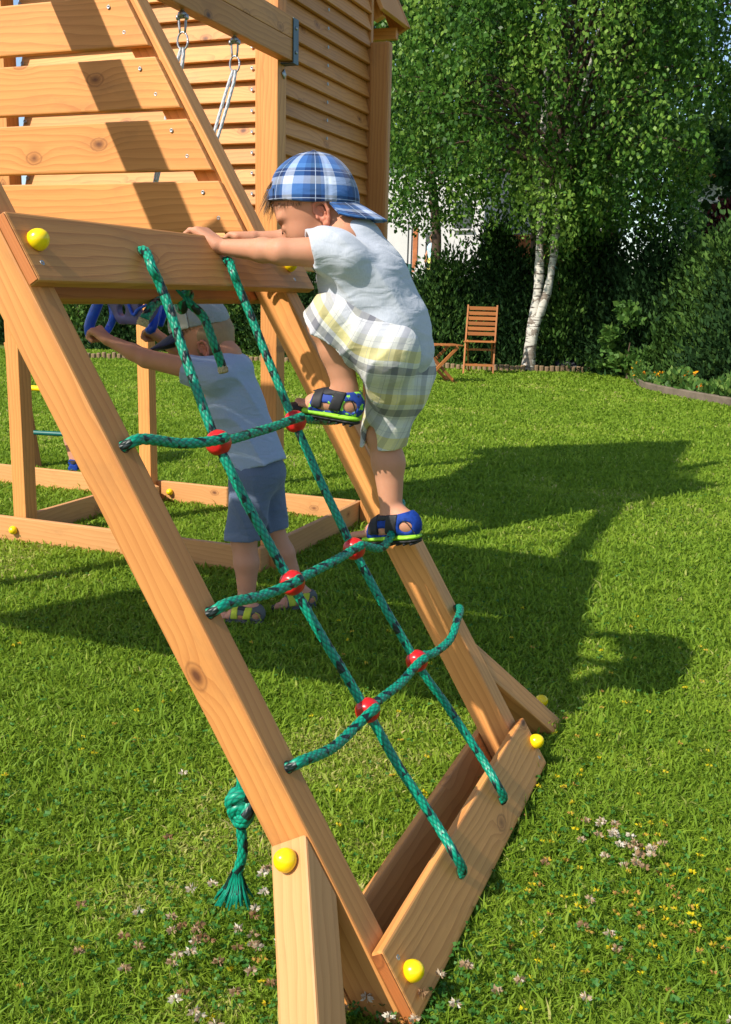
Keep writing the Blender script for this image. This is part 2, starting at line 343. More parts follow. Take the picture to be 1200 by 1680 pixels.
# ------------------------------------------------------------------ implicit surfaces -> one continuous mesh
def A3(v): return np.array([v[0], v[1], v[2]], float)
class Vox:
    def __init__(s, lo, hi, h):
        s.lo = A3(lo); s.h = h; s.n = np.ceil((A3(hi)-s.lo)/h).astype(int)+1
        s.F = np.full(s.n, .2, np.float32); s.ax = [s.lo[i]+np.arange(s.n[i])*h for i in range(3)]
    def reg(s, lo, hi):
        a = np.clip(np.floor((A3(lo)-s.lo)/s.h).astype(int), 0, s.n-1); b = np.clip(np.ceil((A3(hi)-s.lo)/s.h).astype(int)+1, 0, s.n)
        sl_ = tuple(slice(a[i], max(b[i], a[i]+1)) for i in range(3))
        X = s.ax[0][sl_[0]][:, None, None]; Y = s.ax[1][sl_[1]][None, :, None]; Z = s.ax[2][sl_[2]][None, None, :]
        return sl_, X, Y, Z
    def put(s, sl_, d, k, op):
        d = d.astype(np.float32); F = s.F[sl_]
        if op == 'u': h = np.clip(k-np.abs(F-d), 0, None)/k; s.F[sl_] = np.minimum(F, d)-h*h*k*.25
        elif op == 's': h = np.clip(k-np.abs(F+d), 0, None)/k; s.F[sl_] = np.maximum(F, -d)+h*h*k*.25
        elif op == 'i': s.F[sl_] = np.maximum(F, d)
    def cap(s, a, b, ra, rb, k=.012, op='u', sq=None):
        """tapered capsule; sq=(axis vector, factor) squashes the section along an axis"""
        a, b = A3(a), A3(b); mr = max(ra, rb)*1.9+k+3*s.h
        sl_, X, Y, Z = s.reg(np.minimum(a, b)-mr, np.maximum(a, b)+mr); ab = b-a; L = ab@ab+1e-12
        px, py, pz = X-a[0], Y-a[1], Z-a[2]; t = np.clip((px*ab[0]+py*ab[1]+pz*ab[2])/L, 0, 1)
        dx, dy, dz = px-t*ab[0], py-t*ab[1], pz-t*ab[2]
        if sq is not None:
            ax = A3(sq[0]); ax /= np.linalg.norm(ax); c = dx*ax[0]+dy*ax[1]+dz*ax[2]
            d2 = dx*dx+dy*dy+dz*dz-c*c+(c/sq[1])**2
        else: d2 = dx*dx+dy*dy+dz*dz
        s.put(sl_, np.sqrt(d2)-(ra+(rb-ra)*t), k, op)
    def chain(s, pts, rs, k=.012, sq=None):
        for i in range(len(pts)-1): s.cap(pts[i], pts[i+1], rs[i], rs[i+1], k, 'u', sq)
    def ell(s, c, r, ax=None, k=.012, op='u'):
        """ellipsoid; ax = three unit axes"""
        c = A3(c); mr = max(r)+k+3*s.h; sl_, X, Y, Z = s.reg(c-mr, c+mr)
        ax = [A3(v) for v in (ax or ((1, 0, 0), (0, 1, 0), (0, 0, 1)))]
        px, py, pz = X-c[0], Y-c[1], Z-c[2]; q = [(px*v[0]+py*v[1]+pz*v[2]) for v in ax]
        k0 = np.sqrt(sum((q[i]/r[i])**2 for i in range(3)))+1e-9; k1 = np.sqrt(sum((q[i]/r[i]**2)**2 for i in range(3)))+1e-9
        s.put(sl_, k0*(k0-1)/k1, k, op)
    def plane(s, p, n, lo=None, hi=None):
        """keep the side opposite to n (optionally only inside a box)"""
        n = A3(n); n /= np.linalg.norm(n); p = A3(p)
        sl_, X, Y, Z = s.reg(s.lo if lo is None else lo, s.lo+s.n*s.h if hi is None else hi)
        s.put(sl_, (X-p[0])*n[0]+(Y-p[1])*n[1]+(Z-p[2])*n[2]+0*s.F[sl_], 0, 'i')
    def mod(s, fn): sl_, X, Y, Z = s.reg(s.lo, s.lo+s.n*s.h); s.F += fn(X, Y, Z).astype(np.float32)
    def extract(s):
        F = s.F.copy(); F[0], F[-1], F[:, 0], F[:, -1], F[:, :, 0], F[:, :, -1] = .1, .1, .1, .1, .1, .1
        I = F < 0; nx, ny, nz = F.shape; cs = (nx-1, ny-1, nz-1); acc = np.zeros(cs+(3,), np.float32); cnt = np.zeros(cs, np.float32)
        for ax in range(3):
            o = [a for a in range(3) if a != ax]
            for da in (0, 1):
                for db in (0, 1):
                    s0 = [None]*3; s1 = [None]*3
                    s0[ax] = slice(0, -1); s1[ax] = slice(1, None)
                    for a, dd in zip(o, (da, db)): s0[a] = slice(dd, F.shape[a]-1+dd); s1[a] = s0[a]
                    f0, f1 = F[tuple(s0)], F[tuple(s1)]; m = (f0 < 0) != (f1 < 0); idx = np.nonzero(m)
                    t = f0[idx]/(f0[idx]-f1[idx]); cnt[idx] += 1
                    pos = np.zeros((len(t), 3), np.float32); pos[:, ax] = t; pos[:, o[0]] = da; pos[:, o[1]] = db; acc[idx] += pos
        act = cnt > 0; ids = np.full(cs, -1, np.int64); ii = np.nonzero(act); ids[ii] = np.arange(len(ii[0]))
        V = (np.stack(ii, 1)+acc[ii]/cnt[ii][:, None])*s.h+s.lo; Q = []
        for ax in range(3):
            o = [(ax+1) % 3, (ax+2) % 3]; a0 = [slice(None)]*3; a1 = [slice(None)]*3; a0[ax] = slice(0, -1); a1[ax] = slice(1, None)
            i0, i1 = I[tuple(a0)], I[tuple(a1)]; idx = np.array(np.nonzero(i0 != i1)); fl = i0[tuple(idx)]
            ok = (idx[o[0]] > 0) & (idx[o[1]] > 0); idx = idx[:, ok]; fl = fl[ok]
            def g(du, dv):
                j = idx.copy(); j[o[0]] -= du; j[o[1]] -= dv; return ids[tuple(j)]
            q = np.stack([g(1, 1), g(0, 1), g(0, 0), g(1, 0)], 1); q[~fl] = q[~fl][:, ::-1]; Q.append(q)
        Q = np.vstack(Q); Q = Q[(Q >= 0).all(1)]; return V, Q
    def mesh(s, name, mat, parent=None, relax=1, attr=None, big=False):
        V, Q = s.extract()
        if big:   # keep the largest connected piece only
            L = np.arange(len(V))
            while True:
                m_ = L[Q].min(1); L2 = L.copy()
                for i in range(4): np.minimum.at(L2, Q[:, i], m_)
                L2 = L2[L2]
                if (L2 == L).all(): break
                L = L2
            c = np.bincount(L); k = L == c.argmax(); ix = np.cumsum(k)-1; Q = ix[Q[k[Q[:, 0]]]]; V = V[k]
        for _ in range(relax):
            S = np.zeros_like(V); C = np.zeros(len(V))
            for i in range(4):
                np.add.at(S, Q[:, i], V[Q[:, (i+1) % 4]]); np.add.at(C, Q[:, i], 1); np.add.at(S, Q[:, i], V[Q[:, (i+3) % 4]]); np.add.at(C, Q[:, i], 1)
            V = V*.5+.5*S/np.maximum(C, 1)[:, None]
        me = pymesh(name, V, Q, True, {'pl': attr(V)} if attr else None); return link(name, me, mat, parent)
def soft(X, Y, Z, seed, f, amp):
    r = np.random.default_rng(seed); out = 0
    for i in range(5):
        d = r.normal(size=3); d /= np.linalg.norm(d); out = out+np.sin((X*d[0]+Y*d[1]+Z*d[2])*f*r.uniform(.6, 1.6)+r.uniform(0, 6))
    return out*amp/2.2
# ------------------------------------------------------------------ ground
def ground_mat():
    m = NT('lawn soil'); co = m.coord(); n1 = m.noise(co, 1.3, 5); n2 = m.noise(co, 60., 4); n3 = m.noise(co, 9., 4)
    c = m.ramp(n2, [(.3, (.05, .09, .012)), (.55, (.12, .19, .025)), (.8, (.22, .24, .06))])
    c = m.mix(m.ramp(n3, [(.45, (0, 0, 0)), (.7, (.6, .6, .6))]), c, (.26, .21, .09)); c = m.mix(m.math('MULTIPLY', n1, .25), c, (.03, .08, .012))
    m.col(c); m.set(Roughness=.95); m.b.inputs['Specular IOR Level'].default_value = .1; m.bump(n2, .6, .02); return m.m
n = 60; gx = np.linspace(-1, 1, n)**3*300; gy = np.linspace(-1, 1, n)**3*300
GX, GY = np.meshgrid(gx, gy, indexing='ij'); V = np.stack([GX.ravel()-2, GY.ravel()+8, np.zeros(n*n)], 1)
i, j = np.meshgrid(np.arange(n-1), np.arange(n-1), indexing='ij'); F = np.stack([i*n+j, (i+1)*n+j, (i+1)*n+j+1, i*n+j+1], -1).reshape(-1, 4)
tag(link('ground', pymesh('ground', V, F), ground_mat()), kind='structure')

# ------------------------------------------------------------------ climbing frame
ANG = 1.0353; XB = -.3784; YN, YF = 1.206, 2.1055
Sv = Vector((-math.cos(ANG), 0, math.sin(ANG))); Nv = Vector((math.sin(ANG), 0, math.cos(ANG))); Yv = Vector((0, 1, 0))
def LD(y, s, n=0.): return Vector((XB, y, 0)) + Sv*s + Nv*n
RW, RD = .0576, .0686
AX = -1.642                                     # line of the swing beam
def cap_ball(parent, p, nrm, r=.0155):
    """yellow domed bolt cap"""
    return lathe('bolt_cap', p, nrm, [(0, r*.9), (.004, r*1.06), (.010, r*1.05), (.016, r*.93), (.0215, r*.68), (.025, r*.35), (.0262, .001)], M['yellow'], parent, 20)
def screw(parent, p, nrm, r=.0035):
    nrm = Vector(nrm).normalized(); p = Vector(p)
    return lathe('screw', p-nrm*.002, nrm, [(0, r*1.25), (.0023, r*1.25), (.0026, r*1.1), (.0022, r*.5), (.0012, r*.4), (.0012, .0002)], M['steel'], parent, 10)
cf = tag(empty('climbing_frame', (-1, 1.65, 0)), 'honey pine climbing frame with slanted rails, plank gable and crossboards, nearest the camera', 'climbing frame')
SV2 = Vector((math.cos(ANG), 0, math.sin(ANG)))  # mirrored legs on the far side of the beam
for yc in (YN+RW/2, YF-RW/2):
    # the foot is cut level with the ground: skew the end
    p0, p1 = LD(yc, .0, -RD/2), LD(yc, 2.34, -RD/2)
    r = board('rail', p0, p1, Nv, RD, RW, M['wood'], cf, .004, s0=-1/math.tan(ANG)*1., s1=0)
    box('leg', (-2.84, yc-RW/2, 0), (-2.77, yc+RW/2, 2.06), M['wood'], cf, .004, 2)
Lc = (YN+YF)/2
def rung_board(nm, s0, s1, n0, t, mat=None):
    b = board(nm, LD(YN, (s0+s1)/2, n0+t/2), LD(YF, (s0+s1)/2, n0+t/2), Sv, s1-s0, t, mat or M['wood'], cf, .004); return b
tb = board('crossboard', LD(YN, 1.27375, .0115), LD(YF+.055, 1.27375, .0115), Sv, .1125, .020, M['wood'], cf, .004)
bb = rung_board('crossboard', .022, .138, .0015, .020)
ub = rung_board('crossboard', 1.24, 1.34, -RD-.0215, .020)
lb = rung_board('crossboard', .035, .155, -RD-.0215, .020)
# orange raw end grain of the two front boards
for s0, s1 in ((1.2205, 1.327), (.025, .135)):
    box_ = board('end_face', LD(YN-.0012, s0, .0115), LD(YN-.0012, s1, .0115), Nv, .0165, .0012, M['endgrain'], tb if s0 > 1 else bb, 0)
cap_ball(tb, LD(1.237, 1.28, .0215), Nv); cap_ball(tb, LD(2.069, 1.272, .0215), Nv)
cap_ball(bb, LD(1.242, .080, .0215), Nv); cap_ball(bb, LD(2.087, .082, .0215), Nv)
for y, s in ((1.232, 1.247), (2.075, 1.24), (1.236, .108), (2.08, .048)): screw(tb if s > 1 else bb, LD(y, s, .0215), Nv)
# dark holes the net ropes go into
def hole(parent, p, nrm, r=.0105):
    o = lathe('rope_hole', Vector(p)-Vector(nrm)*.004, nrm, [(0, r), (.0046, r), (.0048, r*.96), (.001, r*.9), (.001, .0004)], M['black'], parent, 16); return o
# braces lying in the ladder plane, 45 degrees outwards
for sgn, y0 in ((-1, YN), (1, YF)):
    d = (Yv*sgn*.88-Sv).normalized(); S0, S1 = .336, .257
    def Q(y, s, n): return LD(y, s, n)
    k = .88
    top = [Q(y0+sgn*.0015, S0, -.002), Q(y0+sgn*.0015, S0-.1, -.002), Q(y0+sgn*.0015, S0, -RD+.001), Q(y0+sgn*.0015, S0-.1, -RD+.001)]
    mid = LD(y0+sgn*.0015, S0-.05, -RD/2); mw = frame(mid, d, Nv); im = mw.inverted()
    def loc(p): return tuple(im @ p)
    T = []
    for nn in (-.002, -RD+.001):
        for s_ in (S0, S0-.1): T.append((s_, nn))
    def endp(s_, nn):   # follow d down to z=0.0 or s limit
        P = LD(y0+sgn*.0015, s_, nn); t = P.z/(-d.z); return P+d*t
    a0, a1 = loc(Q(y0+sgn*.0015, S0, -RD+.001)), loc(Q(y0+sgn*.0015, S0, -.002)); b0, b1 = loc(Q(y0+sgn*.0015, S0-.1, -RD+.001)), loc(Q(y0+sgn*.0015, S0-.1, -.002))
    A0, A1, B0, B1 = loc(endp(S0, -RD+.001)), loc(endp(S0, -.002)), loc(endp(S0-.1, -RD+.001)), loc(endp(S0-.1, -.002))
    br = hull_board('brace', [a0, A0, B0, b0, a1, A1, B1, b1], M['pale'] if sgn < 0 else M['wood'], cf, mw, .004)
    on = (Sv*.88+Yv*sgn).normalized()
    if sgn < 0: cap_ball(br, LD(y0-.024, S0-.023, -.034), on, .0165)
    else: cap_ball(br, onZ(884, 1152, .035)-Nv*.0, Nv)
# plank gable on the far pair of rails, and the matching one on the near pair
def gable(Yp, z0s, wd, scr):
    for kk, z0 in enumerate(z0s):
        z1 = z0+wd
        def xr(z): return XB-z/math.tan(ANG)-.016/math.sin(ANG)*.9
        x0b, x1b, x0t, x1t = -2.85, xr(z0), -2.85, xr(z1)
        if x1t < x0t+.02: continue
        mw = Matrix.Translation(((AX), Yp, (z0+z1)/2)) @ Matrix.Rotation(math.radians(90-2.5), 4, 'X')
        h = wd/2; t = .0095
        P = [(x0b-AX, -h, -t), (x1b-AX, -h, -t), (x1t-AX, h, -t), (x0t-AX, h, -t)]; P += [(a, b, t) for a, b, _ in P]
        pk = hull_board('plank', P, M['wood'], cf, mw, .0035)
        if scr:
            for f, dx in ((.78, .052), (.28, .045)):
                for sg in (1, -1):
                    z = z0+wd*f; x = xr(z)-dx; x = x if sg > 0 else -2.81
                    screw(pk, (x, Yp-.0105-(f-.5)*0, z), (0, -1, 0))
gable(YF-RW-.0125, [1.175+.1315*k for k in range(7)], .1095, True)
gable(YN+RW+.0125, [1.1685+.1315*k for k in range(6)], .1095, False)

# ------------------------------------------------------------------ rope net
net = tag(empty('rope_net', (-.7, 1.65, .6)), 'green rope ladder net with red ball joints, strung between the two slanted rails', 'rope net')
RR = .0083
def braid(q, th): return .0011*np.abs(np.sin(th*3+q*62*math.pi)*np.sin(th*3-q*62*math.pi))-.0004+.0003*np.sin(q*47+th)
def rope(nm, pts, parent, r=RR, mat=None, n=14, step=.0035, dsp=braid): return tube(nm, pts, r, mat or M['rope'], parent, n, step, dsp)
ty = [1.512, 1.797]
bead_s = [(.922, .926), (.660, .657), (.410, .410)]
beads = [onY(357, 727, 1.448+.0), None]
def LP(px, py, n): # point on a plane parallel to the ladder, offset n, seen at a pixel
    d = pray(px, py); O = Vector((XB, 0, 0))+Nv*n; return CP+d*(((O-CP).dot(Nv))/d.dot(Nv))
Bd = [[LP(357, 727, .012), LP(478, 957, .004), LP(602, 1166, .006)], [LP(483, 692, .012), LP(580, 901, .004), LP(683, 1085, .006)]]
tops = [LP(232, 414, .0215), LP(370, 430, .0215)]; bots = [LP(754, 1433, .0215), LP(822, 1313, .0215)]
mids = [[LP(250, 440, .045), LP(272, 490, .034)], [LP(383, 448, .040), LP(400, 490, .030)]]
low = [[LP(650, 1250, .008), LP(715, 1350, .02), LP(744, 1398, .040)], [LP(735, 1160, .008), LP(790, 1243, .022), LP(815, 1285, .038)]]
for k in range(2):
    t_in = tops[k]-Nv*.03; b_in = bots[k]-Nv*.03
    rope('upright_rope', [t_in, tops[k]+Nv*.006, mids[k][0], mids[k][1], Bd[k][0], Bd[k][1], Bd[k][2], low[k][0], low[k][1], low[k][2], bots[k]+Nv*.006, b_in], net)
    hole(tb, tops[k]-Nv*.0003, Nv); hole(bb, bots[k]-Nv*.0003, Nv)
hn = [LP(203, 733, .0005), LP(344, 1006, .0005), LP(473, 1259, .0005)]
hf = [LP(636, 690, .0005), LP(690, 872, .0005), LP(748, 1000, .0005)]
hf[0] = LD(2.06, .95, 0); hf[1] = LD(2.06, .69, 0)
for k in range(3):
    A, B = Bd[0][k], Bd[1][k]; off = Nv*.012
    pts = [hn[k]-Nv*.05, hn[k]+Nv*.008]
    if k < 2: pts += [hn[k]+Nv*.018+Yv*.03, hn[k].lerp(A, .5)+Nv*.014+Vector((0, 0, -.004))]
    else: pts += [LP(500, 1247, .018), LP(545, 1228, .014), LP(580, 1196, .012)]
    pts += [A-Yv*.034+Nv*.020, A-Yv*.010+Nv*.024, A+Nv*.008, A+Yv*.034+Nv*.004, A.lerp(B, .5)+Nv*.012+Vector((0, 0, -.006 if k == 2 else -.002)), B-Yv*.034+Nv*.018, B-Yv*.010+Nv*.024, B+Nv*.008, B+Yv*.032+Nv*.004]
    if k == 0: pts += [LP(560, 688, .006), hf[0]+Nv*.012, hf[0]-Nv*.03]
    elif k == 1: pts += [LP(632, 895, .008), hf[1]+Nv*.012, hf[1]-Nv*.03]
    else: pts += [LP(712, 1072, .016), LP(738, 1050, .024), LP(750, 1020, .030), hf[2]+Nv*.010, hf[2]-Nv*.03]
    rope('rung_rope', pts, net)
    hole(cf, hn[k], Nv, .0100); hole(cf, hf[k], Nv, .0100)
for k in range(2):
    for q in range(3):
        tdir = (Bd[k][2]-Bd[k][0]).normalized() if q else (Bd[k][1]-Bd[k][0]).normalized()
        c = Bd[k][q]+Nv*.002; rb = .0218
        prof = [(-rb*.86, rb*.50), (-rb*.80, rb*.62), (-rb*.6, rb*.83), (-rb*.3, rb*.97), (0, rb*1.02), (rb*.3, rb*.97), (rb*.6, rb*.83), (rb*.80, rb*.62), (rb*.86, rb*.50)]
        tdir = (tdir+Yv*(-.15 if q < 2 else .25)).normalized()
        bd = lathe('bead', c, tdir if 0 else (Bd[1][q]-Bd[0][q]).normalized()*1., prof, M['red'], net, 28)
# knotted tails
def knot(c, r, parent, ax=Vector((0, 0, 1)), turns=3.0, rr=.0085):
    P = []
    m = frame(c, ax, Vector((1, 0, 0)) if abs(ax.x) < .9 else Vector((0, 1, 0)))
    for i_ in range(46):
        t = i_/45*2*math.pi*1.0
        x = math.sin(t*3+.4)*r*1.25; y_ = (math.cos(t*2)*(r*.75)+.35*r*math.cos(t*4+1)); z_ = (math.sin(t*2)*(r*.75)+.35*r*math.sin(t*5))
        P.append(m @ Vector((x, y_, z_)))
    return rope('knot', P, parent, rr, step=.004)
kp = onY(397, 1318, 1.235)
hang = [LD(1.235, .43, -.05), LD(1.235, .425, -.085), kp+Vector((.0, 0, .05)), kp, onY(396, 1360, 1.235), onY(398, 1400, 1.235), onY(389, 1436, 1.235)]
rope('tail_rope', hang, net, .0078)
kn_ = knot(kp, .0150, net, rr=.0098); knot(kp+Vector((0, 0, -.014)), .012, net, Vector((0, 0, 1)), rr=.0095)
tube('knot_core', [kp+Vector((0, 0, .026)), kp+Vector((0, 0, .012)), kp, kp-Vector((0, 0, .014)), kp-Vector((0, 0, .030))], [.008, .017, .019, .016, .008], M['rope'], net, 18, .003, lambda q, th: .0022*np.abs(np.sin(th*4+q*190)*np.sin(th*4-q*190)))
# frayed end: a tuft of thin strands
parts = []; e0 = onY(389, 1434, 1.235)
for a in range(110):
    t = random.uniform(0, 6.28); sp = random.uniform(.1, 1.); d = Vector((math.cos(t)*sp*.027-.004, math.sin(t)*sp*.027, -.046-random.uniform(-.008, .006)))
    b = e0+Vector((math.cos(t)*.006*sp, math.sin(t)*.006*sp, .004)); P = np.array([tuple(b), tuple(b+d*.45+Vector((0, 0, -.006))), tuple(b+d)]); 
    parts.append(tube_arrays(P, np.array([0, .02, .04])+a, np.array([.0030, .0027, .0014]), 4, None, True))
V, F, A = join_arrays(parts); link('frayed_end', pymesh('frayed_end', V, [tuple(f[:3]) if f[2] == f[3] else tuple(f) for f in F.tolist()], True, {'st': A*np.array([1, 1, 1])}), M['rope'], net)
# the big knot behind the top board with two free ends hanging down
kc = onY(288, 487, 1.70); kc2 = LD(1.60, 1.22, -.115)
K = onX(290, 486, -1.095)
knot(K+Vector((0, .01, .01)), .016, net, Vector((1, 0, 0)))
rope('knot_band', [K+Vector((-.004, -.03, .02)), K+Vector((.012, -.012, .0)), K+Vector((.014, .0, -.022)), K+Vector((0, .014, -.024)), K+Vector((-.01, .02, .0))], net, .0095)
rope('free_end', [K+Vector((-.02, .01, .012)), onX(270, 488, -1.08), onX(252, 500, -1.07), onX(236, 524, -1.06)], net, .0088)
rope('free_end', [K+Vector((0, .0, .012)), onX(310, 497, -1.07), onX(334, 520, -1.05), onX(350, 560, -1.03), onX(365, 602, -1.02)], net, .0088)
for e_, d_ in ((onX(236, 524, -1.06), Vector((-.3, -.2, -1))), (onX(365, 602, -1.02), Vector((.3, -.1, -1)))): tube('rope_end', [e_-d_.normalized()*.002, e_+d_.normalized()*.006, e_+d_.normalized()*.012], [.0088, .0105, .0095], M['ropeend'], net, 14, .0015, lambda q, th: .0012*np.sin(th*7+q*900))
rope('tied_end', [K, K+Vector((-.01, .06, .018)), K+Vector((-.02, .13, .022))], net, .0085)
#rope('tail_rope', [LD(2.055, .675, -.07), LD(2.03, .60, -.085), LD(2.03, .5, -.09), LD(2.03, .40, -.095)], net, .003)

# ------------------------------------------------------------------ swing beam with its bracket
sb = tag(empty('swing_beam', (AX, 2, 1.9)), 'heavy brown double beam overhead, bolted to the tower post by a dark steel bracket', 'swing beam')
X0, X1, Z0, Z1 = -1.664, -1.620, 1.826, 1.968
box('beam', (X0, .75, Z0), (X1, 3.37, Z0+.0705), M['wood'], sb, .003, 1)
box('beam', (X0, .75, Z0+.0715), (X1, 3.37, Z1), M['wood'], sb, .003, 1)

bk = box('bracket', (X1+.001, 3.352, Z0-.008), (X1+.005, 3.392, Z1-.004), M['bracket'], sb, .001, 2)
box('bracket', (X0-.012, 3.352, Z0-.008), (X1+.001, 3.392, Z0-.004), M['bracket'], sb, .001, 0)
for z in (Z0+.03, Z1-.035): lathe('bolt', (X1+.005, 3.372, z), (1, 0, 0), [(0, .006), (.002, .006), (.004, .003), (.0042, .0003)], M['steel'], bk, 12)

# ------------------------------------------------------------------ play tower
tw = tag(empty('play_tower', (-2.2, 3.8, 0)), 'tall pine play tower with louvred walls and a low timber base on the lawn', 'play tower')
TX, TY0, TY1 = -1.69, 3.262, 4.272; TL = -4.15
def post(x0, y0, x1, y1, z1, z0=0.): return box('post', (x0, y0, z0), (x1, y1, z1), M['wood'], tw, .004, 2)
pC = post(-1.731, 3.332, -1.665, 3.400, 2.9); post(-2.872, 3.300, -2.808, 3.372, 2.9); post(-2.856, 4.200, -2.790, 4.262, 2.9)
post(-1.76, 4.19, -1.70, 4.25, 2.9, 1.14)
op = box('post', (-1.690+.004, 4.235, 0), (-1.597, 4.28, 2.085), M['wood'], tw, .012, 2)
lathe('plate', (-1.663, 3.375, 1.79), (1, 0, 0), [(0, .017), (.002, .017), (.0022, .0005)], M['steel'], pC, 4)
# base boards
def bboard(a, b, wd=.022, nm='base_board', z1=.110, m_=None): a, b = Vector(a), Vector(b); return board(nm, (a.x, a.y, z1/2), (b.x, b.y, z1/2), (0, 0, 1), z1, wd, m_ or M['pale'], tw, .004)
f1 = bboard((TL, TY0+.011, 0), (TX-.026, TY0+.011, 0)); s1 = bboard((TX-.011, TY0-.002, 0), (TX-.011, TY1+.002, 0))
r1 = bboard((TL, TY1-.011, 0), (TX-.024, TY1-.011, 0)); bboard((-2.838, TY0+.13, 0), (-2.838, TY1-.024, 0))
bboard((-2.80, 4.185, 0), (-2.70, 4.12, 0), .02)
cap_ball(f1, (-2.868+.03, TY0-.001, .058), (0, -1, 0), .017); cap_ball(f1, (-1.745, TY0-.001, .045), (0, -1, 0), .017)
cap_ball(r1, (-2.71, TY1-.023, .06), (0, -1, 0), .016)
# louvres, front wall (faces the camera) and right wall (faces +x)
def louvre(p0, p1, out, parent=None, hh=.080, t=.012, tilt=18):
    out = Vector(out); w_ = (Vector((0, 0, 1))*math.cos(math.radians(tilt))-out*math.sin(math.radians(tilt)))
    return board('louvre', p0, p1, w_, hh, t, M['wood'], tw, .003)
zf = 1.215
while zf < 2.85:
    l = louvre((-2.80, 3.392, zf+.035), (-1.772, 3.392, zf+.035), (0, -1, 0)); screw(l, (-1.790, 3.377, zf+.038), (0, -1, 0), .0045); screw(l, (-2.785, 3.377, zf+.038), (0, -1, 0), .006); zf += .0705
zf = 1.205
while zf < 2.6:
    l = louvre((-1.700, 3.402, zf+.034), (-1.700, 4.246, zf+.034), (1, 0, 0)); screw(l, (-1.683, 3.80, zf+.036), (1, 0, 0), .005); zf += .0663
box('batten', (-1.770, 3.365, 1.16), (-1.7325, 3.40, 2.9), M['wood'], tw, .003, 2)
box('batten', (-1.705, 4.246, 1.16), (-1.685, 4.272, 2.9), M['wood'], tw, .003, 2)
box('floor_beam', (-2.80, 3.41, 1.13), (-1.77, 3.44, 1.20), M['wood'], tw, .003, 0); box('floor_beam', (-1.735, 3.42, 1.13), (-1.705, 4.24, 1.20), M['wood'], tw, .003, 1)
# steep roof
ridge = Vector((-2.3, 0, 3.5)); eave = Vector((-1.672, 0, 2.22)); rd = (ridge-eave); rn = Vector((-rd.z, 0, rd.x)).normalized()*-1
def roofb(ya, yb, off, th, nm='roof_board', side=1, drop=0.):
    a, b = eave.copy(), ridge.copy()
    if side < 0: a.x = 2*ridge.x-a.x
    c0 = (a+b)/2; ln = (b-a).length; d = (b-a).normalized(); nn = Vector((d.z, 0, -d.x))*(1 if side > 0 else -1)
    c0 = c0+nn*off; c0.y = (ya+yb)/2
    return board(nm, c0-d*(ln/2+drop), c0+d*ln/2, (0, 1, 0), yb-ya, th, M['wood'], tw, .003)
for sd in (1, -1):
    roofb(4.30, 4.62, .012, .018, 'roof_board', sd); roofb(3.0, 4.298, .012, .018, 'roof_board', sd, -.12)
    roofb(4.621, 4.645, -.02, .085, 'barge_board', sd); roofb(4.36, 4.40, -.03, .045, 'rafter', sd)
box('tie_beam', (-3.0, 4.585, 2.175), (-1.70, 4.618, 2.225), M['wood'], tw, .003, 0)
# gable infill of the tower above eaves (casts the roof shadow)
for k in range(9):
    z = 2.9+.066*k; hw = (3.45-z)/(3.5-2.16)*.83
    if hw > .05: board('louvre', (-2.3-hw, 3.4, z), (-2.3+hw, 3.4, z), (0, 0, 1), .07, .012, M['wood'], tw, .002)

# ------------------------------------------------------------------ swing: two white ropes, hooks, moulded seat
sw = tag(empty('swing', (AX, 2.85, .9)), 'blue plastic swing seat on two white ropes, held by the standing boy', 'swing')
hooksY = [2.68, 2.985]
hk = [Vector((AX, y, Z0)) for y in hooksY]
seatp = [onY(205, 484, 2.69), onY(262, 484, 2.93)]
for h, s_ in zip(hk, seatp):
    lathe('eye_bolt', h-Vector((0, 0, .022)), (0, 0, 1), [(0, .008), (.006, .013), (.012, .013), (.018, .006), (.024, .005), (.0241, .012), (.026, .012)], M['steel'], sw, 16)
    dn = (s_-h).normalized(); c = h-Vector((0, 0, .018))
    for sx in (-.011, .011): tube('shackle', [c+Vector((sx, 0, .004)), c+Vector((sx, 0, -.02)), c+Vector((sx*.7, 0, -.045))], .0035, M['steel'], sw, 8, .01)
    lathe('pin', c+Vector((-.017, 0, -.003)), (1, 0, 0), [(0, .008), (.006, .008), (.007, .004), (.027, .004), (.028, .008), (.034, .008)], M['steel'], sw, 12)
    e = c+Vector((0, 0, -.05)); ring = [e+Vector((math.cos(t)*.017, 0, -.016+math.sin(t)*.024)) for t in np.linspace(0, 2*math.pi, 17)]
    tube('ring', ring, .003, M['steel'], sw, 8, .006)
    top = e+Vector((0, 0, -.036)); knp = top+dn*.38
    for sx in (-1, 1):
        o_ = Vector((.009*sx, 0, 0)); rope('white_rope', [top+Vector((.004*sx, 0, .004)), top+o_+dn*.05, top+o_*1.0+dn*.2, knp+o_*.35], sw, .0052, M['white_rope'], 10, .006, None)
    rope('white_rope', [knp-dn*.01, knp+dn*.1, s_+Vector((0, 0, .02)), s_-Vector((0, 0, .015))], sw, .0078, M['white_rope'], 10, .006, None)
sA, sB = onY(170, 484, 2.60), onY(268, 484, 2.95)
YS = 2.74
def SP(x, y, Y=YS): return onY(x, y, Y)
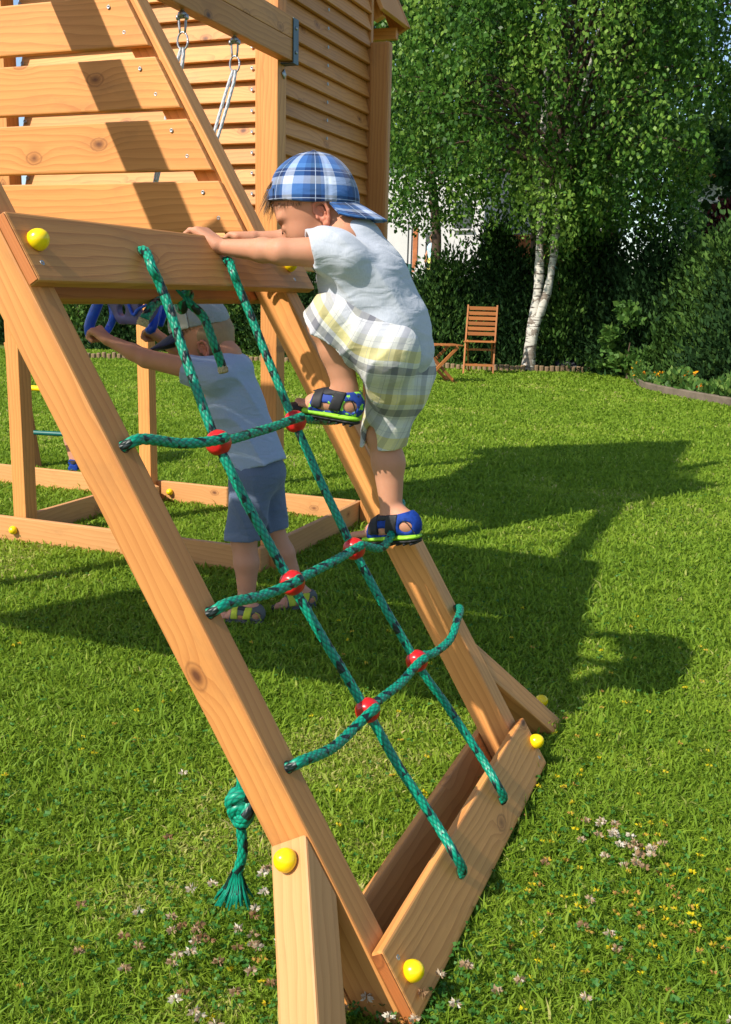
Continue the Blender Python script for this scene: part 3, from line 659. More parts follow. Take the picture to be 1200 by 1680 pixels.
# moulded back plate with holes, cut in the plane facing the camera
vx = Vox(SP(150, 560)-Vector((.03, .05, 0)), SP(290, 462)+Vector((.03, .05, .03)), .003)
c = SP(218, 500); vx.ell(c, (.094, .012, .062), k=.01); vx.cap(SP(185, 482), SP(262, 482), .016, .016, .02); vx.cap(SP(180, 480), SP(200, 525), .014, .010, .02); vx.cap(SP(262, 480), SP(240, 525), .014, .010, .02)
for (x, y, rx, rz) in ((203, 508, .013, .018), (238, 504, .016, .013)): vx.ell(SP(x, y), (rx, .06, rz), k=.004, op='s')
vx.mesh('seat_plate', M['mauve'], sw)
tube('handle', [SP(172, 470), SP(160, 500), SP(148, 530), SP(147, 548), SP(153, 560)], [.012, .0165, .0175, .017, .012], M['blue'], sw, 16, .008)
tube('handle', [SP(184, 500), SP(186, 520), SP(180, 536), SP(172, 548, 2.72)], [.012, .013, .012, .011], M['blue'], sw, 14, .008)
tube('handle', [SP(262, 478, 2.88), SP(256, 510, 2.86), SP(250, 538, 2.84), SP(243, 541, 2.84)], [.012, .015, .016, .014], M['blue'], sw, 14, .008)
tube('handle', [SP(274, 476, 2.90), SP(271, 505, 2.9), SP(262, 534, 2.9)], [.012, .013, .012], M['blue'], sw, 14, .008)
tube('handle', [SP(206, 486, 2.725), SP(218, 516, 2.725), SP(226, 508, 2.725), SP(244, 498, 2.725)], [.004, .005, .005, .004], M['blue'], sw, 10, .008)
tube('handle', [SP(180, 481, 2.725), SP(222, 484, 2.725), SP(262, 481, 2.725)], [.008, .008, .008], M['blue'], sw, 10, .01)

# ------------------------------------------------------------------ far side frame with a green rung and a yellow bar (behind the tower)
sf = tag(empty('side_frame', onZ(60, 772)), 'slanted brown leg with green rung and yellow bar, behind the left tower post', 'climbing bars')
a = onZ(54, 770); YA = a.y
board('slanted_leg', onY(56, 772, YA), onY(20, 560, YA+.0), (1, 0, 0), .075, .06, M['wood'], sf, .004)
b2 = onY(260, 772, YA+.1); 
tube('green_rung', [onY(44, 709, YA-.05), onY(120, 713, YA-.02), onY(190, 716, YA)], .0135, M['green'] if 'green' in M else M['rope'], sf, 12, .05)
tube('yellow_bar', [onY(20, 635, YA-.2), onY(60, 637, YA-.2), onY(100, 640, YA-.2)], .015, M['yellow'], sf, 12, .05)
board('slanted_leg', onY(150, 790, YA+.1), onY(112, 600, YA+.1), (1, 0, 0), .075, .06, M['wood'], sf, .004)
# ------------------------------------------------------------------ people
def sm(v): return Vector(v)
class Fr:
    """local frame: point(f,u,l)"""
    def __init__(s, c, f, u): s.c = Vector(c); s.f = Vector(f).normalized(); u = Vector(u); s.u = (u-s.f*u.dot(s.f)).normalized(); s.l = s.u.cross(s.f)
    def __call__(s, f, u, l=0.): return s.c+s.f*f+s.u*u+s.l*l
    @property
    def ax(s): return (s.f, s.u, s.l)
def head_sdf(v, h, neck, nr, sc=1., ears=True):
    E = lambda f, u, l, r, k=.012, op='u': v.ell(h(f*sc, u*sc, l*sc), [x*sc for x in r], h.ax, k, op)
    E(0, 0, 0, (.084, .078, .070)); E(-.006, -.012, 0, (.080, .070, .070), .02)
    E(.030, -.055, 0, (.048, .050, .050), .03); E(.052, -.094, 0, (.018, .017, .020), .02)
    for q in (1, -1):
        E(.044, -.062, .026*q, (.028, .027, .026), .02); E(.066, -.016, .028*q, (.013, .008, .022), .014)
        E(.084, -.036, .028*q, (.011, .0085, .014), .01, 's'); E(.069, -.038, .027*q, (.0125, .0115, .014), .004)
    v.cap(h(.076*sc, -.030*sc), h(.093*sc, -.060*sc), .0055*sc, .0085*sc, .008)
    for q in (1, -1): E(.087, -.063, .0075*q, (.0065, .005, .006), .006)
    E(.080, -.078, 0, (.008, .0045, .016), .006); E(.077, -.086, 0, (.008, .005, .013), .005)
    if ears:
        pass
    v.cap(h(-.026*sc, -.045*sc), neck, .045*sc, nr, .02)

def ear(parent, h, q, c, s, mat):
    """raised rim, inner fold, bowl and lobe"""
    e = Fr(h(*c), h.f+h.l*q*.0, h.u-h.f*.12); L_ = h.l*q
    P = lambda f, u, l: e.c+e.f*f*s+e.u*u*s+L_*l*s
    v = Vox(e.c-Vector((.035, .035, .04))*s, e.c+Vector((.035, .035, .04))*s, .0016*s)
    v.ell(P(-.001, .001, .001), (.0125*s, .0215*s, .0045*s), (e.f, e.u, L_), .003)
    rim = [(.009, -.002, .002), (.0125, .010, .004), (.007, .0225, .007), (-.006, .025, .010), (-.0145, .014, .011), (-.0145, -.001, .010), (-.009, -.013, .0075), (-.002, -.021, .005), (.004, -.021, .003)]
    rr = [.0026, .0029, .0032, .0034, .0034, .0032, .0034, .0046, .0040]
    v.chain([P(*p) for p in rim], [x*s for x in rr], .003)
    v.chain([P(*p) for p in ((.002, .015, .0045), (-.006, .010, .0065), (-.007, -.001, .006), (-.003, -.010, .005))], [.0022*s]*4, .002)
    v.ell(P(.0115, -.003, .004), (.0028*s, .0042*s, .0032*s), (e.f, e.u, L_), .002)
    v.ell(P(.002, .000, .0065), (.0062*s, .0085*s, .0050*s), (e.f, e.u, L_), .002, 's')
    v.mesh('ear', mat, parent, 1)
def tubepart(name, parent, pts, r, mat, n=10): return tube(name, pts, r, mat, parent, n, .003)
def hairs(name, parent, roots, dirs, L, mat, w=.0009, jit=.25, drop=.3, seed=3):
    r = np.random.default_rng(seed); V = []; F = []
    for p, d in zip(roots, dirs):
        p = A3(p); d = A3(d)+r.normal(size=3)*jit; d /= np.linalg.norm(d); s = np.cross(d, r.normal(size=3)); s /= np.linalg.norm(s)+1e-9
        l = L*r.uniform(.6, 1.25); b = len(V)
        for k in range(4):
            t = k/3; q = p+d*l*t+np.array([0, 0, -drop*l*t*t]); ww = w*(1-t*.9); V += [q-s*ww, q+s*ww]
        for k in range(3): F.append((b+2*k, b+2*k+1, b+2*k+3, b+2*k+2))
    return link(name, pymesh(name, np.array(V), F, True), mat, parent)
M['hair'] = plain('light brown hair', (.17, .095, .045), .5, .4); M['hair2'] = plain('blond cropped hair', (.30, .19, .10), .6, .3)
M['brow'] = plain('eyebrow', (.12, .06, .03), .6, .2); M['eyedark'] = plain('dark lashes', (.03, .018, .012), .4, .4)
def foot_frame(H, T, up=(0, 0, 1)):
    H, T = Vector(H), Vector(T); f = (T-H); return Fr(H, f, up), f.length
def foot_skin(v, H, T, ankle, ra, up=(0, 0, 1), side=1):
    g, L = foot_frame(H, T, up); U = g.u
    v.ell(g(.14*L, .026), (.024, .022, .020), g.ax, .01)
    v.cap(g(.18*L, .028), g(.68*L, .019), .0215, .0185, .012, sq=(U, .85)); v.cap(g(.4*L, .022, .006), g(.68*L, .016, .010), .017, .015, .01); v.cap(g(.4*L, .022, -.006), g(.68*L, .016, -.010), .017, .014, .01)
    v.cap(ankle, g(.22*L, .034), ra, .0215, .018); v.cap(g(.26*L, .045), g(.6*L, .024), .019, .014, .014)
    for i_, (ln, rr) in enumerate(((.985, .0078), (.975, .0062), (.95, .0058), (.92, .0054), (.885, .0052))):
        y = side*(.019-.0093*i_); v.cap(g(.66*L, .014, y*.9), g(ln*L-.006, .011, y), rr*1.05, rr, .003)
def sandal(parent, H, T, ankle, ra, mats, h=.0026, up=(0, 0, 1), side=1, straps=True):
    """sole in two layers, cut-out upper, two fastener straps"""
    g, L = foot_frame(H, T, up); lo = np.minimum(A3(H), A3(T))-.06; hi = np.maximum(A3(H), A3(T))+.075
    def vv(): return Vox(lo, hi, h)
    upm, stm, dk, lm = mats
    v = vv(); v.cap(g(.15*L, -.006), g(.86*L, -.0045), .0255, .0285, .01, sq=(g.u, .30)); 
    v.plane(g(0, -.0045), g.u); v.mesh('outsole', dk, parent)
    v = vv(); v.cap(g(.15*L, .001), g(.86*L, .001), .0262, .0288, .01, sq=(g.u, .30)); v.plane(g(0, -.0042), -g.u)
    v.plane(g(.80*L, 0), g.f); v.mesh('midsole', lm, parent)
    v = vv(); v.cap(g(.80*L, .000), g(.87*L, .003), .0285, .0280, .01, sq=(g.u, .36)); v.plane(g(0, -.0042), -g.u); v.plane(g(.802*L, 0), -g.f); v.mesh('toe_bumper', dk, parent)
    def shell(e):
        v = vv()
        v.ell(g(.14*L, .026), (.024+e, .026+e, .020+e), g.ax, .01); v.cap(g(.18*L, .028), g(.68*L, .019), .0215+e, .0185+e, .012, sq=(g.u, .9))
        for q in (1, -1): v.cap(g(.4*L, .020, .006*q), g(.70*L, .014, .010*q), .017+e, .015+e, .01)
        v.cap(ankle, g(.22*L, .034), ra+e, .0215+e, .018); v.cap(g(.26*L, .045), g(.6*L, .024), .019+e, .014+e, .014); return v
    top = g(.22*L, .052)
    v = shell(.0036); v.plane(g(.72*L, 0), g.f+g.u*.15); v.plane(g(0, -.001), -g.u); v.plane(top, g.u*1.+g.f*.15)
    for q in (1, -1):
        v.ell(g(.47*L, .016, .03*q), (.021, .0085, .02), g.ax, .003, 's'); v.ell(g(.11*L, .024, .026*q), (.0150, .0125, .014), g.ax, .003, 's')
    v.ell(g(.50*L, .050), (.026, .020, .013), g.ax, .004, 's'); v.mesh('sandal_upper', upm, parent)
    v = shell(.0050); v.plane(g(.16*L, 0), -g.f+g.u*.2); v.plane(g(.05*L, 0), g.f) if 0 else None; v.plane(top, g.u); v.plane(g(0, .040), -g.u); v.mesh('collar', dk, parent)
    if straps:
        for (a, b, ln) in ((.60, .075, 0.0), (.36, .085, .25)):
            v = shell(.0060); v.plane(g((a+b)*L, 0), g.f+g.u*ln); v.plane(g((a-b)*L, 0), -g.f-g.u*ln); v.plane(g(0, .012), -g.u); v.plane(top, g.u); v.mesh('strap', stm, parent)
    # cleats
    for i_ in range(9):
        f = .08+i_*.1; 
        if 4 <= i_ <= 4: continue
        tube('cleat', [g(f*L, -.0125, -.023), g(f*L, -.0135, 0), g(f*L, -.0125, .023)], .0026, dk, parent, 6, .02, None, 2)
    for q in (1, -1): tube('piping', [g(.02*L, .010, .016*q), g(.10*L, .036, .0255*q), g(.22*L, .036, .0272*q), g(.29*L, .008, .0275*q)], .0011, stm, parent, 6, .006)

# ---------------- boy 1: climbing
b1 = tag(empty('person', (-.72, 1.92, .56)), 'boy in backwards blue plaid cap, grey shirt and yellow checked shorts, climbing the rope net', 'person')
J = onY
PELV = J(652, 582, 1.925); CH1 = J(600, 462, 1.92); NB = J(572, 392, 1.92)
hf_ = Vector((-math.cos(math.radians(15)), -math.sin(math.radians(15)), 0)); ph = math.radians(27)
HC = J(511, 322, 1.905); H1 = Fr(HC, hf_*math.cos(ph)-Vector((0, 0, 1))*math.sin(ph), (0, 0, 1))
v = Vox((-1.125, 1.70, .50), (-.60, 2.10, 1.34), .0025)
head_sdf(v, H1, NB+Vector((0, 0, .0)), .040, .95)
v.cap(NB, CH1, .050, .066, .03, sq=((0, 1, 0), 1.25)); v.cap(CH1, PELV, .064, .050, .03, sq=((0, 1, 0), 1.2))
shL, elL, wrL = J(552, 414, 1.815), J(462, 413, 1.775), J(362, 405, 1.785); shR, elR, wrR = J(560, 408, 2.015), J(487, 396, 2.02), J(420, 391, 1.965)
v.chain([NB, shL], [.04, .033], .02); v.chain([shL, elL], [.031, .0245], .015); v.chain([elL, elL.lerp(wrL, .3), wrL], [.0235, .0225, .0145], .01)
v.chain([NB, shR], [.04, .033], .02); v.chain([shR, elR], [.030, .0240], .015); v.chain([elR, elR.lerp(wrR, .3), wrR], [.0235, .022, .0145], .01)
def grip_hand(v, wr, kn, yk, thumb, tipd, sc=1., spread=.0128):
    """palm from wrist to knuckles, four fingers laid over the board edge, thumb from the side of the palm"""
    wr, kn = Vector(wr), Vector(kn); Y_ = Vector((0, 1, 0))
    for i_ in range(4):
        o = (i_-1.5)*spread; base = kn+Y_*o; v.cap(wr+Y_*o*.55+(kn-wr)*.12, base, .0115*sc, .0095*sc, .008)
        ln = (.82, .97, 1.0, .9)[i_] if yk > 0 else (.9, 1.0, .97, .82)[i_]
        rr = .0061*sc*(.92 if i_ in (0, 3) else 1.)
        p1 = base+Vector((-.016*ln, .0015*(i_-1.5), .002)); p2 = p1+Vector((-.0125*ln, .001*(i_-1.5), -.008)); p3 = p2+Vector((-.004, 0, -.011*ln))
        v.cap(base, p1, rr*1.12, rr, .0015); v.cap(p1, p2, rr, rr*.93, .002); v.cap(p2, p3, rr*.93, rr*.82, .002)
    t0 = wr.lerp(kn, .35)+Y_*thumb*.014; t1 = t0+(kn-wr).normalized()*.016+Y_*thumb*.010+Vector((0, 0, .0)); t2 = t1+Vector((-.014, thumb*.002, .004))
    v.cap(t0, t1, .0095*sc, .0078*sc, .006); v.cap(t1, t2, .0075*sc, .0062*sc, .003)
grip_hand(v, wrL, J(331, 380, 1.79), 1, 1, 0); grip_hand(v, wrR, J(393, 388, 1.955), 1, -1, 0)
hipL, knL, anL = J(640, 575, 1.87), J(538, 530, 1.845), J(567, 640, 1.86); hipR, knR, anR = J(660, 600, 1.98), J(628, 712, 1.975), J(643, 845, 1.97)
v.chain([hipL, knL], [.048, .040], .02); v.chain([knL, knL.lerp(anL, .38)+Vector((.006, 0, 0)), anL], [.037, .0345, .0225], .012)
v.chain([hipR, knR], [.046, .036], .02); v.chain([knR, knR.lerp(anR, .35)+Vector((.006, 0, 0)), anR], [.034, .034, .0210], .012)
fL = (J(589, 688, 1.865), J(478, 668, 1.84)); fR = (J(690, 880, 1.955), J(583, 884, 1.985))
foot_skin(v, *fL, anL, .0225, side=-1); foot_skin(v, *fR, anR, .021, side=1)
v.mesh('body', M['skin'], b1, 1)
for q in (1, -1): ear(b1, H1, q, (-.012, -.048, .0625*q), 1.0, M['ear'])
# face details
for q in (1, -1):
    tubepart('eyelashes', b1, [H1(.0775, -.0395, .036*q), H1(.0805, -.0425, .026*q), H1(.0795, -.0405, .016*q)], [.0005, .0013, .0006], M['eyedark'])
    tubepart('eyebrow', b1, [H1(.0700, -.0155, .040*q), H1(.0760, -.0125, .027*q), H1(.0765, -.0165, .014*q)], [.0008, .0020, .0010], M['brow'])
v = Vox(HC-Vector((.13, .12, .12)), HC+Vector((.13, .12, .10)), .003); v.ell(H1(-.004, -.004), (.0825, .078, .0705), H1.ax, .01); v.plane(H1(.022, -.02), H1.f+H1.u*.45); v.plane(H1(-.03, -.052), -H1.u-H1.f*.15)
for q in (1, -1): v.ell(H1(-.006, -.052, .07*q), (.030, .036, .03), H1.ax, .004, 's')
v.mod(lambda X, Y, Z: soft(X, Y, Z, 77, 160, .0009)); v.mesh('hair', M['hair'], b1, 1)
# shirt
v = Vox((-.98, 1.68, .86), (-.54, 2.15, 1.27), .003)
sq = ((0, 1, 0), 1.22)
v.cap(J(582, 402, 1.92), J(600, 464, 1.92), .056, .079, .03, sq=((0, 1, 0), 1.30)); v.cap(J(600, 464, 1.92), J(643, 545, 1.925), .079, .069, .03, sq=sq)
v.cap(J(572, 455, 1.90), J(588, 480, 1.90), .060, .062, .02, sq=sq); v.cap(J(645, 545, 1.925), J(666, 578, 1.93), .070, .056, .02, sq=sq)
for (s_, e_, y) in ((shL, elL, 1.80), (shR, elR, 2.035)):
    d = (e_-s_).normalized(); v.cap(s_+Vector((.018, 0, -.014)), s_+d*.02, .040, .041, .03); v.cap(s_, s_+d*.085, .041, .0415, .015)
v.plane(shL+(elL-shL).normalized()*.050, (elL-shL)+Vector((0, -.02, -.02)), (-.98, 1.68, 1.05), (-.5, 1.90, 1.30))
v.plane(shR+(elR-shR).normalized()*.050, elR-shR, (-.98, 1.97, 1.05), (-.5, 2.15, 1.30))
v.plane(J(560, 378, 1.92), J(560, 378, 1.92)-J(590, 425, 1.92)+Vector((0, 0, .01)), (-.85, 1.85, 1.10), (-.70, 1.99, 1.30))
# sleeve hollow
for (s_, e_) in ((shL, elL), (shR, elR)):
    d = (e_-s_).normalized(); v.cap(s_+d*.035, s_+d*.14, .033, .039, .003, 's')
def folds(X, Y, Z):
    a = X*.55+Z*.83; w = np.clip((a-.2)*5, 0, 1)
    u = (-X*.83+Z*.55); n_ = np.sin((a*92+np.sin(u*24+Y*15)*1.5+np.sin(Y*31)*.9)); rg_ = (1-np.abs(np.sin(a*44+np.sin(u*20+Y*13)*1.1+np.sin(Y*27)*.7)))**2.2; return -.0062*rg_*(.45+.55*np.sin(u*17+Y*23+1.2))-.0012*n_+soft(X, Y, Z, 4, 38, .0022)
v.mod(folds)
def hemcut(v):  # shirt hem: rises over the thigh at the front, low at the back
    v.plane(J(600, 520, 1.9), J(600, 520, 1.9)-J(607, 470, 1.9)+Vector((0, 0, 0)), (-.98, 1.68, .8), (J(612, 520, 1.9).x, 2.15, 1.08))
v.mesh('shirt', M['heather'], b1, 1)
# sleeve and hem seams
def ringpts(c, n, r, ry=1., m_=24):
    n = Vector(n).normalized(); f = frame(c, n, Vector((0, 1, 0))); return [f @ Vector((0, math.cos(t)*r*ry, math.sin(t)*r)) for t in np.linspace(0, 2*math.pi, m_+1)]
# shorts
v = Vox((-.92, 1.70, .66), (-.54, 2.12, 1.06), .003)
v.ell(J(646, 592, 1.93), (.058, .088, .064), None, .03); v.ell(J(652, 628, 1.95), (.053, .083, .060), None, .04)
v.cap(J(636, 580, 1.87), J(556, 526, 1.845), .066, .052, .02); v.cap(J(552, 524, 1.845), J(530, 556, 1.84), .056, .070, .015)
v.cap(J(655, 610, 1.975), J(636, 690, 1.975), .068, .050, .03); v.cap(J(636, 690, 1.975), J(622, 765, 1.975), .047, .045, .02)
v.plane(J(538, 546, 1.84), Vector((-.62, 0, -.78)), (-.92, 1.70, .85), (J(590, 550, 1.9).x, 2.12, 1.06))
v.plane(J(624, 729, 1.975), Vector((.05, .1, -1)), (-.92, 1.70, .60), (-.5, 2.12, .80))
v.cap(knL+Vector((.012, 0, .0)), J(524, 580, 1.845), .040, .064, .004, 's'); v.cap(J(630, 700, 1.975), J(620, 770, 1.975), .034, .042, .004, 's')
v.ell(J(606, 742, 1.93), (.018, .05, .05), None, .01, 's')
def foldsS(X, Y, Z): return -.0050*(1-np.abs(np.sin((X*.9-Z*.35)*46+np.sin(Z*25+Y*17)*1.2)))**2.2*(.4+.6*np.sin(Z*21+X*19+2))-.0010*np.sin((X*.75-Z*.5)*95+np.sin(Z*37+Y*21)*1.4)*(.5+.5*np.sin(Z*27+X*15))+soft(X, Y, Z, 9, 42, .0026)
v.mod(foldsS)
def atS(V):
    a = V[:, 0]*.42+V[:, 2]*.91; b = V[:, 0]*.91-V[:, 2]*.42; x_ = V[:, 0]+.010*np.sin(V[:, 2]*31+V[:, 1]*9); z_ = V[:, 2]+.009*np.sin(V[:, 0]*34+1)-.5*np.clip(-.735-V[:, 0], 0, 1); a = x_*.30+z_*.95; b = x_*.95-z_*.30; return np.stack([(b+V[:, 1]*.5)/.088+.1, a/.092+.15, V[:, 1]], 1)
v.mesh('shorts', M['plaidyellow'], b1, 1, atS)
# cap worn backwards
CC = J(514, 327, 1.905)+Vector((0, 0, 0)); rim = Vector((.03, 0, 1)).normalized()
v = Vox(CC-Vector((.12, .10, .03)), CC+Vector((.13, .10, .11)), .0025)
v.ell(CC, (.0925, .084, .0905), None, .01)
v.plane(J(513, 334, 1.905), -rim)
v.ell(CC+hf_*.088+Vector((0, 0, .020)), (.020, .028, .022), None, .003, 's')
def seams(X, Y, Z):
    az = np.arctan2(Y-CC.y, X-CC.x); d = np.abs(((az/(math.pi/3)+.25) % 1)-.5); return .0016*np.exp(-(d/.035)**2)+soft(X, Y, Z, 12, 60, .0012)
v.mod(seams)
def atC(V):
    az = np.arctan2(V[:, 1]-CC.y, V[:, 0]-CC.x); return np.stack([az/(math.pi/3)+.32, (V[:, 2]-CC.z)/.088+.30, V[:, 1]], 1)
capo = v.mesh('cap', M['plaidblue'], b1, 1, atC)
pts = [Vector((CC.x+.0915*math.cos(t), CC.y+.084*math.sin(t), CC.z-.003)) for t in np.linspace(math.radians(160), math.radians(235), 12)]
Vb = []; 
for p_ in pts:
    for dz in (-.002, .018):
        for dr in (0, .002): q_ = (p_-CC); q_.z = 0; Vb.append(tuple(p_+q_.normalized()*dr+Vector((0, 0, dz))))
Fb = []
for i_ in range(len(pts)-1):
    a = i_*4; Fb += [(a, a+4, a+6, a+2), (a+1, a+3, a+7, a+5), (a+2, a+6, a+7, a+3), (a, a+1, a+5, a+4)]
Vb = np.array(Vb); link('cap_strap', pymesh('cap_strap', Vb, Fb, False, {'pl': atC(Vb)}), M['plaidblue'], capo)
lathe('cap_button', CC+Vector((0, 0, .0890)), (0, 0, 1), [(0, .006), (.002, .006), (.004, .004), (.005, .0005)], M['navy'], capo, 14)
# bill, behind the neck
nph, ntt = 28, 10; Vb = []; A_ = []
for side_ in (0, 1):
    for i_ in range(nph):
        f = math.radians(-62+124*i_/(nph-1)); w = max(0., math.cos(f*90/66*.98))**.55
        for k_ in range(ntt):
            t = k_/(ntt-1); L = .066*w; dr_ = -hf_*math.cos(f)+Vector((-hf_.y, hf_.x, 0))*math.sin(f)*-1; bx = CC.x+.0905*dr_.x; by = CC.y+.082*dr_.y
            q = Vector((bx-hf_.x*L*t*.90, by-hf_.y*L*t*.90, CC.z-.004-L*t*.50-.020*math.sin(f)**2*(.4+.6*t)-(.003 if side_ else 0))); Vb.append(tuple(q)); A_.append((f*1.15+.1, t*.9+.1, 0))
Fb = []
for s_ in (0, 1):
    for i_ in range(nph-1):
        for k_ in range(ntt-1):
            a = s_*nph*ntt+i_*ntt+k_; q = (a, a+1, a+ntt+1, a+ntt); Fb.append(q if s_ == 0 else q[::-1])
o_ = nph*ntt
for i_ in range(nph-1): a = i_*ntt+ntt-1; Fb.append((a, a+o_, a+ntt+o_, a+ntt)); a = i_*ntt; Fb.append((a, a+ntt, a+ntt+o_, a+o_))
link('cap_bill', pymesh('cap_bill', np.array(Vb), Fb, True, {'pl': np.array(A_)}), M['plaidblue'], capo)
# hair below the rim
ro, di = [], []
for i_ in range(1500):
    t = random.uniform(0, 2*math.pi); r_ = .9+.0*t
    p = Vector((CC.x+.0845*math.cos(t), CC.y+.0700*math.sin(t), CC.z-.004-random.uniform(-.004, .010))); front = p-CC; front.z = 0; front.normalize()
    ff = front.dot(hf_)
    if ff > .80 and random.random() < .5: continue
    if ff < .55 and random.random() < .6: continue
    if abs(ff-(-.12)) < .28: continue
    ro.append(p); di.append(Vector((0, 0, -1))+front*.05-hf_*.1)
for nm_, sg_ in (('temple_hair', 1), ('nape_hair', -1)):
    ix_ = [i_ for i_, p in enumerate(ro) if sg_*((p-CC).normalized().dot(hf_)+.12) > 0]
    if ix_: hairs(nm_, b1, [ro[i_] for i_ in ix_], [di[i_] for i_ in ix_], .013, M['hair'], .0007, .22, .1)
ro, di = [], []
for i_ in range(220):
    a = random.uniform(-.5, .5); p = CC+Vector((hf_.x*math.cos(a)-hf_.y*math.sin(a), hf_.y*math.cos(a)+hf_.x*math.sin(a), 0))*.084+Vector((0, 0, random.uniform(.0, .03))); ro.append(p); di.append(hf_*.5+Vector((0, 0, -1)))
hairs('fringe', b1, ro, di, .034, M['hair'], .0008, .16, .3, 8)
sandal(b1, *fL, anL, .0225, (M['sandal'], M['black'], M['black'], M['lime']), side=-1)
sandal(b1, *fR, anR, .021, (M['sandal2'], M['black'], M['black'], M['lime']))

# ---------------- boy 2: standing on the grass, reaching for the swing
b2_ = tag(empty('person', (-1.44, 2.84, 0)), 'boy in grey cap and dusty blue shirt, standing on the grass behind the net', 'person')
PEL2 = J(424, 762, 2.84); CH2 = J(378, 640, 2.84); NB2 = J(376, 582, 2.84)
f2 = Vector((-.93, -.30, -.42)); H2c = J(330, 545, 2.84); H2 = Fr(H2c, f2, (0, 0, 1))
v = Vox((-2.06, 2.55, 0), (-1.22, 3.05, 1.10), .0042)
head_sdf(v, H2, NB2, .036, 1.08)
v.cap(NB2, CH2, .034, .070, .02, sq=((0, 1, 0), 1.25)); v.cap(CH2, PEL2, .072, .060, .03, sq=((0, 1, 0), 1.2))
sL, eL, wL = J(345, 612, 2.745), J(240, 588, 2.70), J(178, 558, 2.69); sR, eR, wR = J(368, 606, 2.93), J(300, 585, 2.97), J(266, 556, 2.93)
v.chain([NB2.lerp(CH2, .55), sL], [.040, .034], .02); v.chain([sL, eL, eL.lerp(wL, .35), wL], [.035, .029, .026, .0175], .01)
v.chain([NB2.lerp(CH2, .55), sR], [.040, .034], .02); v.chain([sR, eR, wR], [.035, .028, .0175], .01)
for wr, kn, cx in ((wL, J(158, 543, 2.70), 1), (wR, J(247, 543, 2.90), 1)):
    d = (kn-wr).normalized()
    for i_ in range(4):
        o = Vector((0, 1, 0))*(i_-1.5)*.013; b_ = kn+o; v.cap(wr+o*.5, b_, .014, .0115, .008)
        p1 = b_+Vector((-.012, 0, -.004)); p2 = p1+Vector((-.006, 0, -.016)); p3 = p2+Vector((.014, 0, -.010)); v.cap(b_, p1, .0088, .0082, .003); v.cap(p1, p2, .0082, .0078, .002); v.cap(p2, p3, .0078, .007, .002)
    v.cap(wr.lerp(kn, .4)+Vector((0, .014, 0)), kn+Vector((0, .022, .010)), .0105, .0085, .006); v.cap(kn+Vector((0, .022, .010)), kn+Vector((-.014, .014, .004)), .0085, .0075, .003)
h2L, k2L, a2L = J(412, 790, 2.80), J(400, 885, 2.78), J(405, 985, 2.765); h2R, k2R, a2R = J(436, 790, 2.90), J(447, 872, 2.91), J(487, 965, 2.945)
v.chain([h2L, k2L], [.050, .042], .02); v.chain([k2L, k2L.lerp(a2L, .38)+Vector((.006, 0, 0)), a2L], [.041, .040, .0255], .012)
v.chain([h2R, k2R], [.048, .041], .02); v.chain([k2R, k2R.lerp(a2R, .38)+Vector((.006, 0, 0)), a2R], [.040, .038, .0255], .012)
def gpt(x, y): return onZ(x, y, .016)
f2L = (gpt(424, 1020), gpt(366, 1016)); f2R = (gpt(518, 992), gpt(446, 1000))
def lens(H, T, L): d = (T-H).normalized(); c = (H+T)/2; return (c-d*L/2, c+d*L/2)
f2L = lens(*f2L, .150); f2R = lens(*f2R, .155)
foot_skin(v, *f2L, a2L, .0255, side=-1); foot_skin(v, *f2R, a2R, .0255, side=1)
v.mesh('body', M['skin'], b2_, 1)
v = Vox((-1.80, 2.60, .38), (-1.22, 3.05, .92), .004)
v.cap(J(384, 612, 2.84), J(386, 660, 2.84), .060, .083, .03, sq=((0, 1, 0), 1.3)); v.cap(J(386, 660, 2.84), J(428, 765, 2.84), .083, .084, .03, sq=((0, 1, 0), 1.18))
for s_ in (sL, sR): v.cap(J(382, 606, 2.84), s_+Vector((.012, 0, -.004)), .048, .048, .03)
for (s_, e_) in ((sL, eL), (sR, eR)): d = (e_-s_).normalized(); v.cap(s_+Vector((.02, 0, -.010)), s_+d*.10, .054, .047, .03)
v.plane(sL+(eL-sL).normalized()*.082, eL-sL, (-1.85, 2.60, .62), (-1.2, 2.80, .92)); v.plane(sR+(eR-sR).normalized()*.08, eR-sR, (-1.85, 2.90, .62), (-1.2, 3.05, .92))
v.plane(J(428, 764, 2.8), J(428, 764, 2.8)-J(417, 722, 2.8), (-1.8, 2.6, .35), (-1.2, 3.05, .66)); v.plane(J(378, 577, 2.84), Vector((.15, 0, 1)), (-1.62, 2.79, .7), (-1.48, 2.89, 1.))
v.mod(lambda X, Y, Z: -.0085*(1-np.abs(np.sin((X*.5+Z*.87)*27+np.sin(X*18+Y*14)*1.3)))**2.2*(.45+.55*np.sin(X*15+Y*13+1))+soft(X, Y, Z, 21, 30, .003))
v.mesh('shirt', M['bluegrey'], b2_, 1)
for (a, b) in (((338, 640), (345, 668)), ((345, 668), (341, 672)), ((350, 648), (353, 660))):
    pass
v = Vox((-1.70, 2.62, .20), (-1.22, 3.05, .66), .004)
v.ell(J(424, 775, 2.84), (.085, .100, .075), None, .03)
v.cap(J(414, 790, 2.80), J(400, 900, 2.775), .066, .060, .03); v.cap(J(434, 790, 2.90), J(449, 885, 2.91), .064, .053, .03)
v.plane(J(400, 884, 2.78), Vector((-.05, 0, -1)), (-1.7, 2.62, .1), (-1.2, 2.845, .40)); v.plane(J(449, 866, 2.91), Vector((.05, 0, -1)), (-1.7, 2.845, .1), (-1.2, 3.05, .40))
v.cap(J(400, 872, 2.777), J(400, 910, 2.775), .046, .050, .004, 's'); v.cap(J(449, 862, 2.91), J(450, 890, 2.91), .040, .044, .004, 's')
